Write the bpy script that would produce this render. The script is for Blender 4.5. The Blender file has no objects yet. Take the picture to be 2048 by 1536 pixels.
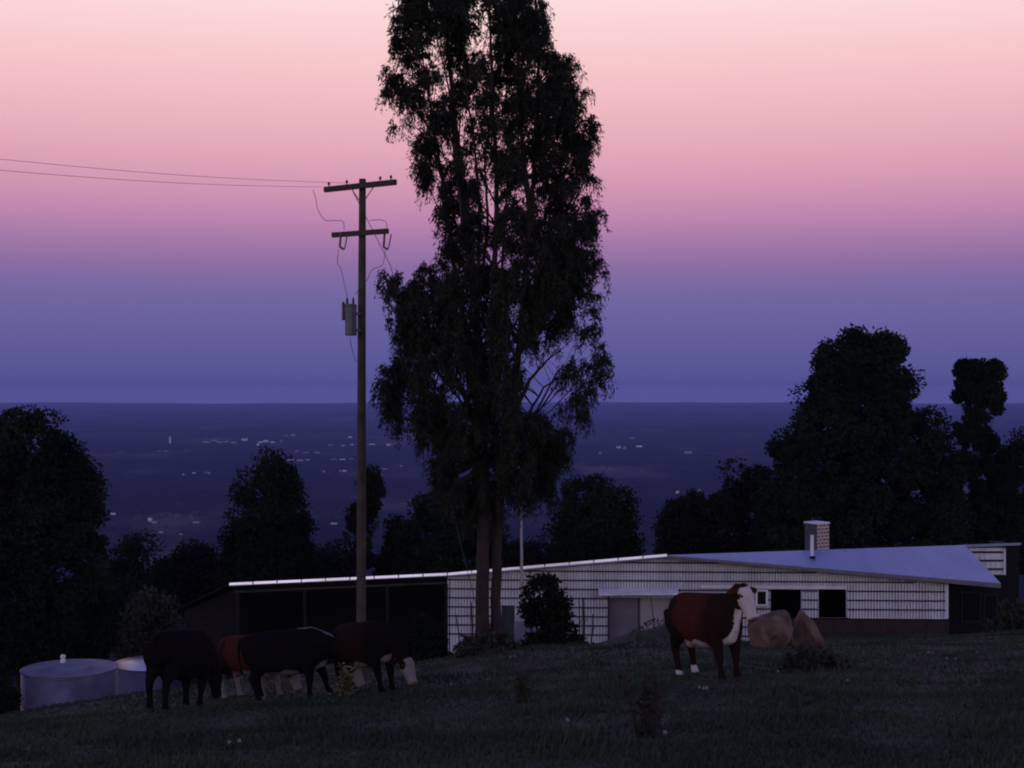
import bpy, bmesh, math, random
import numpy as np
from mathutils import Vector, Matrix, noise as mnoise

random.seed(7)
RNG = np.random.default_rng(11)
C = bpy.context.scene.collection
SC = bpy.context.scene
R = math.radians

# ------------------------------------------------------------------ camera
F = 2844.444                      # focal length in photo pixels (50 mm on 36 mm)
cam_d = bpy.data.cameras.new('camera')
cam_d.lens = 50; cam_d.sensor_width = 36
cam_d.clip_start = 0.1; cam_d.clip_end = 60000
cam = bpy.data.objects.new('camera', cam_d); C.objects.link(cam)
cam.location = (0, 0, 0); cam.rotation_euler = (R(90), 0, 0)
SC.camera = cam

# ------------------------------------------------------------------ world: dusk sky facing away from the set sun
W = bpy.data.worlds.new('World'); SC.world = W; W.use_nodes = True
nt = W.node_tree; nt.nodes.clear()
def srgb(r, g, b):
    f = lambda c: (c/255/12.92) if c <= 10 else ((c/255+0.055)/1.055)**2.4
    return (f(r), f(g), f(b), 1)
tc = nt.nodes.new('ShaderNodeTexCoord')
sep = nt.nodes.new('ShaderNodeSeparateXYZ'); nt.links.new(tc.outputs['Generated'], sep.inputs[0])
def ramp(stops):
    n = nt.nodes.new('ShaderNodeValToRGB'); cr = n.color_ramp; cr.interpolation = 'B_SPLINE' if False else 'LINEAR'
    while len(cr.elements) > 1: cr.elements.remove(cr.elements[-1])
    cr.elements[0].position = stops[0][0]; cr.elements[0].color = stops[0][1]
    for p, c in stops[1:]:
        e = cr.elements.new(p); e.color = c
    return n
def zrow(row): s = (768-row)/F; return s/math.sqrt(1+s*s)
mr = nt.nodes.new('ShaderNodeMath'); mr.operation = 'MULTIPLY_ADD'
mr.inputs[1].default_value = 0.9; mr.inputs[2].default_value = 0.08
nt.links.new(sep.outputs['Z'], mr.inputs[0])
pz = lambda z: z*0.9+0.08
east = ramp([(0.0, srgb(70, 70, 130)), (pz(zrow(840)), srgb(124, 118, 182)), (pz(zrow(772)), srgb(112, 107, 172)), (pz(zrow(763)), srgb(87, 85, 147)), (pz(zrow(735)), srgb(89, 87, 149)),
             (pz(zrow(660)), srgb(101, 96, 156)), (pz(zrow(590)), srgb(115, 103, 160)), (pz(zrow(540)), srgb(137, 109, 163)),
             (pz(zrow(490)), srgb(163, 120, 168)), (pz(zrow(440)), srgb(189, 134, 175)), (pz(zrow(380)), srgb(210, 151, 179)),
             (pz(zrow(310)), srgb(225, 168, 185)), (pz(zrow(220)), srgb(239, 185, 194)), (pz(zrow(120)), srgb(248, 201, 205)),
             (pz(zrow(0)), srgb(253, 220, 222)), (pz(0.31), srgb(225, 208, 222)), (pz(0.40), srgb(132, 134, 190)),
             (pz(0.55), srgb(82, 92, 170)), (pz(0.75), srgb(64, 75, 148)), (pz(1.0), srgb(56, 66, 132))])
west = ramp([(0.0, srgb(60, 48, 55)), (pz(-0.01), srgb(120, 90, 95)), (pz(0.0), (0.95, 0.62, 0.55, 1)), (pz(0.12), (1.15, 0.92, 0.95, 1)), (pz(0.27), (1.0, 0.92, 1.15, 1)),
             (pz(0.40), (0.36, 0.37, 0.66, 1)), (pz(0.55), srgb(86, 96, 172)), (pz(0.75), srgb(64, 75, 148)), (pz(1.0), srgb(56, 66, 132))])
nt.links.new(mr.outputs[0], east.inputs[0]); nt.links.new(mr.outputs[0], west.inputs[0])
az = nt.nodes.new('ShaderNodeMapRange'); az.interpolation_type = 'SMOOTHSTEP'
az.inputs['From Min'].default_value = 0.35; az.inputs['From Max'].default_value = -0.55
nt.links.new(sep.outputs['Y'], az.inputs['Value'])
mx = nt.nodes.new('ShaderNodeMix'); mx.data_type = 'RGBA'
nt.links.new(az.outputs[0], mx.inputs[0]); nt.links.new(east.outputs[0], mx.inputs[6]); nt.links.new(west.outputs[0], mx.inputs[7])
bg = nt.nodes.new('ShaderNodeBackground'); bg.inputs[1].default_value = 1.0
nt.links.new(mx.outputs[2], bg.inputs[0])
wo = nt.nodes.new('ShaderNodeOutputWorld'); nt.links.new(bg.outputs[0], wo.inputs[0])

# ------------------------------------------------------------------ sun: only the afterglow, low behind the camera
sd = bpy.data.lights.new('sun', 'SUN'); sd.energy = 0.10; sd.angle = R(35); sd.color = (0.92, 0.82, 1.0)
so = bpy.data.objects.new('sun', sd); C.objects.link(so); so.rotation_euler = (R(78), 0, R(-12))

SC.view_settings.view_transform = 'Standard'
SC.view_settings.look = 'None'
SC.view_settings.exposure = 0
SC.view_settings.gamma = 1
SC.render.engine = 'CYCLES'
SC.cycles.use_denoising = True
SC.cycles.max_bounces = 6; SC.cycles.diffuse_bounces = 3; SC.cycles.glossy_bounces = 3; SC.cycles.volume_bounces = 0
SC.cycles.sample_clamp_indirect = 4
SC.cycles.filter_width = 2.0

# ------------------------------------------------------------------ helpers
def P(px, row, d): return Vector(((px-1024)*d/F, d, (768-row)*d/F))

def mat(name, col, rough=0.8, metal=0.0, var=0.25, scale=4.0, bump=0.0, col2=None, bscale=None, detail=5, spec=0.3, vec=None):
    m = bpy.data.materials.new(name); m.use_nodes = True
    t = m.node_tree; b = t.nodes['Principled BSDF']
    b.inputs['Roughness'].default_value = rough; b.inputs['Metallic'].default_value = metal
    b.inputs['Specular IOR Level'].default_value = spec
    co = t.nodes.new('ShaderNodeTexCoord')
    n = t.nodes.new('ShaderNodeTexNoise'); n.inputs['Scale'].default_value = scale; n.inputs['Detail'].default_value = detail
    if vec:
        mp = t.nodes.new('ShaderNodeMapping'); mp.inputs['Scale'].default_value = vec
        t.links.new(co.outputs['Object'], mp.inputs['Vector']); t.links.new(mp.outputs[0], n.inputs['Vector'])
    else: t.links.new(co.outputs['Object'], n.inputs['Vector'])
    mx = t.nodes.new('ShaderNodeMix'); mx.data_type = 'RGBA'
    c2 = col2 or tuple(min(1, c*(1+var)) for c in col)
    c1 = tuple(c*(1-var) for c in col) if not col2 else col
    mr = t.nodes.new('ShaderNodeMapRange'); mr.inputs['From Min'].default_value = 0.3; mr.inputs['From Max'].default_value = 0.7
    t.links.new(n.outputs['Fac'], mr.inputs['Value'])
    mx.inputs[6].default_value = (*c1, 1); mx.inputs[7].default_value = (*c2, 1)
    t.links.new(mr.outputs[0], mx.inputs[0]); t.links.new(mx.outputs[2], b.inputs['Base Color'])
    if bump:
        n2 = t.nodes.new('ShaderNodeTexNoise'); n2.inputs['Scale'].default_value = bscale or scale*4; n2.inputs['Detail'].default_value = 6
        t.links.new(co.outputs['Object'], n2.inputs['Vector'])
        bp = t.nodes.new('ShaderNodeBump'); bp.inputs['Strength'].default_value = bump
        t.links.new(n2.outputs['Fac'], bp.inputs['Height']); t.links.new(bp.outputs[0], b.inputs['Normal'])
    return m

class MB:
    def __init__(s): s.v = []; s.f = []; s.m = []
    def add(s, vs, fs, mi=0):
        o = len(s.v); s.v += [tuple(v) for v in vs]; s.f += [tuple(i+o for i in f) for f in fs]; s.m += [mi]*len(fs)
    def box(s, c, size, rot=None, mi=0):
        c = Vector(c); hx, hy, hz = (q/2 for q in size)
        vs = [Vector((x, y, z)) for x in (-hx, hx) for y in (-hy, hy) for z in (-hz, hz)]
        if rot is not None: vs = [rot @ v for v in vs]
        s.add([v+c for v in vs], [(0,1,3,2),(4,6,7,5),(0,4,5,1),(2,3,7,6),(0,2,6,4),(1,5,7,3)], mi)
    def hexa(s, a, b, mi=0):       # a: 4 bottom pts ccw seen from above, b: 4 top pts
        s.add(list(a)+list(b), [(3,2,1,0),(4,5,6,7),(0,1,5,4),(1,2,6,5),(2,3,7,6),(3,0,4,7)], mi)
    def prism(s, poly, off, mi=0):  # polygon extruded by vector off
        n = len(poly); off = Vector(off); p = [Vector(q) for q in poly]
        s.add(p+[q+off for q in p], [tuple(range(n-1, -1, -1)), tuple(range(n, 2*n))]+[(i, (i+1)%n, n+(i+1)%n, n+i) for i in range(n)], mi)
    def tube(s, pts, rad, seg=8, mi=0, cap=True, flat=1.0):
        pts = [Vector(p) for p in pts]; n = len(pts)
        if not hasattr(rad, '__len__'): rad = [rad]*n
        vs = []; ref = None
        for i, p in enumerate(pts):
            t = (pts[min(i+1, n-1)]-pts[max(i-1, 0)]).normalized()
            if ref is None:
                ref = Vector((0, 0, 1)) if abs(t.z) < 0.9 else Vector((1, 0, 0))
            a = (ref - t*ref.dot(t)).normalized(); ref = a; b = t.cross(a)
            for k in range(seg):
                w = 2*math.pi*k/seg
                vs.append(p + a*math.cos(w)*rad[i] + b*math.sin(w)*rad[i]*flat)
        fs = [(i*seg+k, i*seg+(k+1)%seg, (i+1)*seg+(k+1)%seg, (i+1)*seg+k) for i in range(n-1) for k in range(seg)]
        if cap: fs += [tuple(range(seg-1, -1, -1)), tuple(range((n-1)*seg, n*seg))]
        s.add(vs, fs, mi)
    def lathe(s, c, prof, seg=24, mi=0, rib=None):   # prof: (r, z) bottom to top
        c = Vector(c); vs = []
        for r, z in prof:
            for k in range(seg):
                w = 2*math.pi*k/seg
                vs.append(c+Vector((r*math.cos(w), r*math.sin(w), z)))
        n = len(prof)
        fs = [(i*seg+k, i*seg+(k+1)%seg, (i+1)*seg+(k+1)%seg, (i+1)*seg+k) for i in range(n-1) for k in range(seg)]
        fs += [tuple(range(seg-1, -1, -1)), tuple(range((n-1)*seg, n*seg))]
        s.add(vs, fs, mi)

def root_loc(o):
    l = Vector((0, 0, 0))
    while o is not None: l = l+o.location; o = o.parent
    return l
def thing(name, label, cat, loc=(0,0,0), group=None):
    o = bpy.data.objects.new(name, None); C.objects.link(o); o.location = loc; o.empty_display_size = 0.2
    o['label'] = label; o['category'] = cat
    if group: o['group'] = group
    return o
def tag(o, label, cat, group=None):
    o['label'] = label; o['category'] = cat
    if group: o['group'] = group
    return o
def obj(name, mb, mats, parent=None, loc=None, smooth=False, label=None):
    """world-space MB -> object; stored relative to its parent's (or its own) origin"""
    if not isinstance(mats, (list, tuple)): mats = [mats]
    o0 = root_loc(parent) if parent else Vector(loc or (0, 0, 0))
    me = bpy.data.meshes.new(name)
    if isinstance(mb, MB):
        me.from_pydata([(v[0]-o0.x, v[1]-o0.y, v[2]-o0.z) for v in mb.v], [], mb.f)
        if len(mats) > 1: me.polygons.foreach_set('material_index', mb.m)
    else:
        V, Q = mb; V = (np.asarray(V)-np.array(o0)).astype(np.float32); Q = np.asarray(Q).astype(np.int32); k = Q.shape[1]
        me.vertices.add(len(V)); me.vertices.foreach_set('co', V.ravel())
        me.loops.add(Q.size); me.loops.foreach_set('vertex_index', Q.ravel())
        me.polygons.add(len(Q)); me.polygons.foreach_set('loop_start', np.arange(len(Q), dtype=np.int32)*k)
        me.update(calc_edges=True)
    for m in mats: me.materials.append(m)
    if smooth: me.polygons.foreach_set('use_smooth', [True]*len(me.polygons))
    me.update()
    o = bpy.data.objects.new(name, me); C.objects.link(o)
    if parent: o.parent = parent
    else: o.location = o0
    if label: o['label'] = label
    return o
def struct(o, kind='structure'): o['kind'] = kind; return o

# ------------------------------------------------------------------ terrain
def smooth01(t): t = np.clip(t, 0, 1); return t*t*(3-2*t)
CP = []
def cp(px, row, d): CP.append(tuple(P(px, row, d)))
for a in [(0,1562,12),(1024,1540,12),(2048,1505,12),(1024,1432,17.5),(1850,1402,17),(150,1500,16),
          (350,1420,20.6),(585,1404,25.6),(1420,1356,21.7),(745,1392,25.3),(1900,1360,22),
          (150,1430,28),(-40,1462,26),(300,1387,32),(500,1364,35),(830,1338,36),(980,1297,36),(1200,1293,38),
          (1650,1291,34),(1545,1293,32),(1950,1272,38),(2150,1262,40)]: cp(*a)
CP += [(0,0,-1.65),(-9,0,-2.1),(9,0,-1.3),(0,-30,1.5),(-30,-30,0),(30,-30,2.5),
       (0,57,-10.9),(10,57,-10.6),(19,57,-10.2),(-11,57,-11.9),(-18,55,-13.6),(-30,55,-16.5),(30,55,-9),
       (0,70,-14.5),(20,70,-13.5),(-20,70,-18.5),(-25,30,-9.5),(25,30,-4.3),(-20,12,-4.2),(20,12,-2.2)]
CP = np.array(CP)
def _phi(r2): return np.where(r2 > 0, 0.5*r2*np.log(np.maximum(r2, 1e-12)), 0)
_n = len(CP); _d2 = ((CP[:, None, :2]-CP[None, :, :2])**2).sum(-1)
_K = _phi(_d2)+np.eye(_n)*3.0
_Pm = np.c_[np.ones(_n), CP[:, :2]]
_A = np.block([[_K, _Pm], [_Pm.T, np.zeros((3, 3))]])
_w = np.linalg.solve(_A, np.r_[CP[:, 2], 0, 0, 0])
MND = P(1310, 1290, 37)
def Hn(x, y):
    x = np.asarray(x, float); y = np.asarray(y, float)
    xc = np.clip(x, -34, 34); yc = np.clip(y, -32, 76)
    r2 = (xc[..., None]-CP[:, 0])**2+(yc[..., None]-CP[:, 1])**2
    z = (_phi(r2)*_w[:_n]).sum(-1)+_w[_n]+_w[_n+1]*xc+_w[_n+2]*yc
    z = z+0.62*np.exp(-(((x-MND.x)/0.85)**2+((y-MND.y)/1.3)**2))
    z = z+0.045*np.sin(x*1.7+y*0.6)*np.cos(y*1.3-x*0.4)*np.exp(-np.maximum(np.abs(x)-30, 0)/5)
    far = -300+286*np.exp(-np.maximum(y-68, 0)/430.)
    return z*(1-smooth01((y-64)/14))+far*smooth01((y-64)/14)
def H(x, y): return float(Hn(np.array([x]), np.array([y]))[0])
def on_ground(px, d): x = (px-1024)*d/F; return Vector((x, d, H(x, d)))

us = np.linspace(-1, 1, 241); xs = np.sinh(us*7.6)/math.sinh(7.6)*16000
ys = np.sort(np.r_[np.linspace(-60, 3, 26), np.linspace(3.4, 72, 170), 72+np.cumsum(1.5*1.0525**np.arange(128))])
ys = ys[ys < 22800]; ys = np.r_[ys, 23000]
X, Y = np.meshgrid(xs, ys)
Z = Hn(X.ravel(), Y.ravel()).reshape(X.shape)
Z = Z + np.where(Y > 1500, 2.5*np.sin(X/700.+Y/900.)*np.sin(Y/1300.), 0)
Z = Z + smooth01((Y-14000)/9000)*(9*np.sin(X/1900.+.6)+6*np.sin(X/640.)+4*np.sin(X/270.+Y/800.)-2)
V = np.c_[X.ravel(), Y.ravel(), Z.ravel()]
nx, ny = len(xs), len(ys)
idx = np.arange(nx*ny).reshape(ny, nx)
Q = np.c_[idx[:-1, :-1].ravel(), idx[:-1, 1:].ravel(), idx[1:, 1:].ravel(), idx[1:, :-1].ravel()]
m_past = mat('pasture_soil', (0.018, 0.024, 0.017), 0.95, scale=0.8, col2=(0.028, 0.034, 0.024), bump=0.6, bscale=9)
def plain_mat():
    m = bpy.data.materials.new('wooded_plain'); m.use_nodes = True; t = m.node_tree; b = t.nodes['Principled BSDF']
    b.inputs['Roughness'].default_value = 1; b.inputs['Specular IOR Level'].default_value = 0
    g = t.nodes.new('ShaderNodeNewGeometry')
    mp = t.nodes.new('ShaderNodeMapping'); mp.inputs['Scale'].default_value = (0.0026, 0.0011, 0.001)
    t.links.new(g.outputs['Position'], mp.inputs['Vector'])
    n = t.nodes.new('ShaderNodeTexNoise'); n.inputs['Scale'].default_value = 1; n.inputs['Detail'].default_value = 9; n.inputs['Roughness'].default_value = 0.65
    t.links.new(mp.outputs[0], n.inputs['Vector'])
    r = t.nodes.new('ShaderNodeValToRGB'); r.color_ramp.elements[0].position = 0.46; r.color_ramp.elements[1].position = 0.70
    r.color_ramp.elements[0].color = (0.009, 0.012, 0.010, 1); r.color_ramp.elements[1].color = (0.12, 0.11, 0.095, 1)
    e = r.color_ramp.elements.new(0.54); e.color = (0.018, 0.020, 0.017, 1)
    t.links.new(n.outputs['Fac'], r.inputs[0]); t.links.new(r.outputs[0], b.inputs['Base Color'])
    return m
m_plain = plain_mat()
g = struct(obj('ground', (V, Q), [m_past, m_plain], smooth=True))
g.data.polygons.foreach_set('material_index', (V[Q[:, 0], 1] > 78).astype(np.int32))
g.data.update()

# ------------------------------------------------------------------ materials
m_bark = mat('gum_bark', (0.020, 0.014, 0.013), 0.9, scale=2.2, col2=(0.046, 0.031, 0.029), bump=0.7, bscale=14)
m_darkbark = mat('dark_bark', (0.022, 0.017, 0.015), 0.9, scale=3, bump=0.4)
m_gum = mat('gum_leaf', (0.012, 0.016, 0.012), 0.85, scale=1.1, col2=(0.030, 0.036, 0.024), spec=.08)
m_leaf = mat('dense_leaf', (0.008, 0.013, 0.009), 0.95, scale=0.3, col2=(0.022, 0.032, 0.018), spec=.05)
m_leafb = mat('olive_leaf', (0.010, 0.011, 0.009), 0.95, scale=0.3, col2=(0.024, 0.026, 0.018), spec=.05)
m_zinc = mat('zinc_sheet', (0.62, 0.60, 0.64), 0.6, 0.0, scale=1.0, col2=(0.86, 0.85, 0.90), bump=0.05, vec=(1.6, 1.6, .35))
m_rail = mat('dark_rail', (0.03, 0.028, 0.05), 0.7, var=0.2, scale=2)
m_ridge = mat('bright_zinc', (0.62, 0.62, 0.66), 0.30, 0.95, scale=.35, col2=(0.90, 0.88, 0.90))
m_brightroof = mat('bright_tank_roof', (0.50, 0.49, 0.56), 0.30, 0.95, var=.12, scale=.8)
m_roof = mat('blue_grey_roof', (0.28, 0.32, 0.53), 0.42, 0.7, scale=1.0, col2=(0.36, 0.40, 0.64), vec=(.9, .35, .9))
m_fascia = mat('grey_fascia', (0.16, 0.15, 0.17), 0.7, var=0.15, scale=2)
m_dark = mat('dark_timber', (0.012, 0.010, 0.010), 0.9, var=0.3, scale=3)
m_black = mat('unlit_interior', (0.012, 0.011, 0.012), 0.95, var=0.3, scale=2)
m_panel = mat('pale_panel', (0.36, 0.32, 0.36), 0.8, var=0.1, scale=1.5)
m_panel2 = mat('grey_panel', (0.17, 0.15, 0.19), 0.8, var=0.1, scale=1.5)
m_green = mat('green_door', (0.03, 0.045, 0.04), 0.7, var=0.2, scale=2)
m_white = mat('white_paint', (0.75, 0.73, 0.74), 0.6, var=0.06, scale=3)
m_frame = mat('weathered_frame', (0.045, 0.043, 0.038), 0.8, var=0.2, scale=3)
m_glass = mat('dark_glass', (0.012, 0.012, 0.016), 0.15, var=0.1, spec=0.5)
m_pole = mat('weathered_pole', (0.040, 0.035, 0.028), 0.9, scale=2.5, col2=(0.085, 0.072, 0.058), bump=0.4, bscale=18)
m_arm = mat('crossarm_timber', (0.06, 0.045, 0.042), 0.9, var=0.25, scale=5, bump=0.3)
m_steel = mat('grey_steel', (0.12, 0.13, 0.14), 0.55, 0.3, var=0.12, scale=3)
m_porc = mat('brown_porcelain', (0.05, 0.028, 0.024), 0.3, var=0.1, spec=0.5)
m_wire = mat('wire', (0.11, 0.09, 0.10), 0.6, 0.4, var=0.05)
m_tank = mat('tank_zinc', (0.12, 0.125, 0.21), 0.5, 0.3, scale=.9, col2=(0.28, 0.28, 0.40), bump=0.05)
m_tankroof = mat('tank_roof_zinc', (0.14, 0.14, 0.20), 0.55, 0.3, scale=1.2, col2=(0.30, 0.28, 0.34))
m_rock = mat('sandstone', (0.075, 0.046, 0.034), 0.95, scale=3.5, col2=(0.21, 0.135, 0.10), bump=1.0, bscale=10)
m_grass = mat('grass_blade', (0.024, 0.040, 0.026), 0.9, scale=0.28, col2=(0.062, 0.078, 0.046), spec=0.1)
m_weed = mat('weed_leaf', (0.022, 0.026, 0.016), 0.8, scale=3, col2=(0.045, 0.046, 0.028))
m_dry = mat('dry_weed', (0.024, 0.020, 0.016), 0.9, scale=3, col2=(0.05, 0.040, 0.030))
m_yel = mat('yellow_weed', (0.085, 0.085, 0.035), 0.8, scale=4, col2=(0.16, 0.15, 0.06))
m_flower = mat('pale_flower', (0.20, 0.19, 0.16), 0.8, var=0.15)
m_towndim = mat('dim_building', (0.30, 0.28, 0.28), 0.8, var=0.1, scale=0.05)
m_town = mat('pale_building', (0.62, 0.60, 0.60), 0.8, var=0.1, scale=0.05)

m_render = mat('cement_render', (0.07, 0.07, 0.078), 0.9, var=.15, scale=3)
def brick_mat():
    m = bpy.data.materials.new('red_brick'); m.use_nodes = True; t = m.node_tree; b = t.nodes['Principled BSDF']
    b.inputs['Roughness'].default_value = 0.9
    co = t.nodes.new('ShaderNodeTexCoord'); sp = t.nodes.new('ShaderNodeSeparateXYZ'); cb = t.nodes.new('ShaderNodeCombineXYZ')
    t.links.new(co.outputs['Object'], sp.inputs[0])
    ad = t.nodes.new('ShaderNodeMath'); t.links.new(sp.outputs['X'], ad.inputs[0]); t.links.new(sp.outputs['Y'], ad.inputs[1])
    t.links.new(ad.outputs[0], cb.inputs[0]); t.links.new(sp.outputs['Z'], cb.inputs[1])
    br = t.nodes.new('ShaderNodeTexBrick'); br.inputs['Scale'].default_value = 1
    br.inputs['Brick Width'].default_value = 0.30; br.inputs['Row Height'].default_value = 0.15; br.inputs['Mortar Size'].default_value = 0.03
    br.inputs['Color1'].default_value = (0.19, 0.075, 0.06, 1); br.inputs['Color2'].default_value = (0.30, 0.13, 0.10, 1); br.inputs['Mortar'].default_value = (0.5, 0.44, 0.42, 1)
    t.links.new(cb.outputs[0], br.inputs['Vector']); t.links.new(br.outputs['Color'], b.inputs['Base Color'])
    return m
m_brick = brick_mat()
m_plinth = mat('brown_brick_base', (0.030, 0.020, 0.018), 0.9, scale=3, col2=(0.055, 0.036, 0.031), bump=0.4)

# ------------------------------------------------------------------ foliage
def leaf_mesh(cen, dirs, length, width):
    """diamond leaves, a little folded: cen (N,3) leaf base, dirs (N,3) unit"""
    n = len(cen)
    L = length*RNG.uniform(0.65, 1.3, (n, 1)); Wd = width*RNG.uniform(0.7, 1.3, (n, 1))
    r = RNG.normal(size=(n, 3)); side = np.cross(dirs, r); side /= np.linalg.norm(side, axis=1, keepdims=True)+1e-9
    nor = np.cross(side, dirs)
    a = cen; c = cen+dirs*L+nor*L*0.12; mid = cen+dirs*L*0.45+nor*Wd*0.25
    V = np.stack([a, mid+side*Wd, c, mid-side*Wd], 1).reshape(-1, 3)
    Q = np.arange(4*n).reshape(n, 4)
    return V, Q
def unit(a): return a/(np.linalg.norm(a, axis=-1, keepdims=True)+1e-9)
def interp_outline(outline, rows):
    o = np.array(sorted(outline)); return np.interp(rows, o[:, 0], o[:, 1]), np.interp(rows, o[:, 0], o[:, 2])

def crown_points(outline, d, n, depth_k, shell=0.5, wexp=1.6):
    """points inside the crown: across the picture its outline, in depth an ellipse as deep as the crown is wide"""
    o = np.array(sorted(outline)); r0, r1 = o[0, 0], o[-1, 0]
    out = []
    rr = np.linspace(r0, r1, 400); a, b = interp_outline(outline, rr); wts = (b-a)**wexp+2; wts /= wts.sum()
    rows = RNG.choice(rr, n, p=wts)+RNG.uniform(-1, 1, n)
    a, b = interp_outline(outline, rows); cx = (a+b)/2; hw = (b-a)/2
    ang = RNG.uniform(0, 2*np.pi, n); rad = np.where(RNG.random(n) < shell, RNG.uniform(0.75, 1.0, n), np.sqrt(RNG.random(n)))
    X = (cx+hw*rad*np.cos(ang)-1024)*d/F; Yd = hw*rad*np.sin(ang)*d/F*depth_k; Z = (768-rows)*d/F
    return np.c_[X, d+Yd, Z]

def dense_tree(name, label, outline, d, lobes, lobe_r, leaves, leaf, mats=None, depth_k=0.85, group=None, base_px=None, cat='tree', trunk_r=None, crown_name='crown', wexp=1.6, extra=()):
    """a bushy tree: lobes of leaves on limbs from a tapered trunk"""
    leafm = mats or m_leaf; leaf *= .72; leaves = int(leaves*2.3)
    o = np.array(sorted(outline)); cx0 = base_px or o[-1, 1:].mean()
    base = on_ground(cx0, d)
    t = thing(name, label, cat, base, group)
    L = crown_points([(r, a+lobe_r*F/d*0.5 if b-a > 2*lobe_r*F/d else (a+b)/2-1, b-lobe_r*F/d*0.5 if b-a > 2*lobe_r*F/d else (a+b)/2+1) for r, a, b in outline], d, lobes, depth_k, wexp=wexp)
    for ol_, nl_ in extra:
        sh_ = lobe_r*F/d*.5; L = np.concatenate([L, crown_points([(r, min(a+sh_, (a+b)/2-1), max(b-sh_, (a+b)/2+1)) for r, a, b in ol_], d, nl_, depth_k, wexp=.8)])
    lobes = len(L)
    top = P(o[0, 1:].mean(), o[0, 0], d); low = P(o[-1, 1:].mean(), o[-1, 0], d)
    tr = trunk_r or max(0.12, (top.z-base.z)*0.016)
    mb = MB(); ht = top.z-base.z
    pts = []
    for i in range(9):
        f = i/8; z = base.z-0.2+f*(ht*0.9); row = 768-z*F/d
        a, b = interp_outline(outline, np.array([row])); c = ((a+b)/2)[0] if row < o[-1, 0] else cx0
        xx = (c-1024)*d/F*min(1, f*2)+base.x*(1-min(1, f*2))
        pts.append(Vector((xx+random.uniform(-.1, .1), d+random.uniform(-.15, .15), z)))
    rads = [tr*(1.25-1.1*i/8) for i in range(9)]
    mb.tube(pts, rads, 8)
    for l in L[:: max(1, lobes//45)]:
        l = Vector(l); k = min(range(9), key=lambda i: abs(pts[i].z-(l.z-0.45*(l-pts[i]).length)))
        k = min(k, 7); s = pts[k]; m = s.lerp(l, 0.55)+Vector((0, 0, -0.06*(l-s).length))
        mb.tube([s, m, l], [rads[k]*0.45, rads[k]*0.28, 0.02], 5)
    obj('trunk', mb, m_darkbark, t)
    rep = np.repeat(L, leaves, 0); n = len(rep)
    v = unit(RNG.normal(size=(n, 3))); rr = lobe_r*np.repeat(RNG.uniform(0.4, 1.35, (lobes, 1)), leaves, 0)*RNG.uniform(0.35, 1.08, (n, 1))**0.6
    cen = rep+v*rr*np.array([1, 1, 0.85])
    dirs = unit(v*0.7+RNG.normal(size=(n, 3))*0.8+np.array([0, 0, -0.25]))
    obj(crown_name, leaf_mesh(cen, dirs, leaf, leaf*0.34), leafm, t)
    return t

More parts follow.
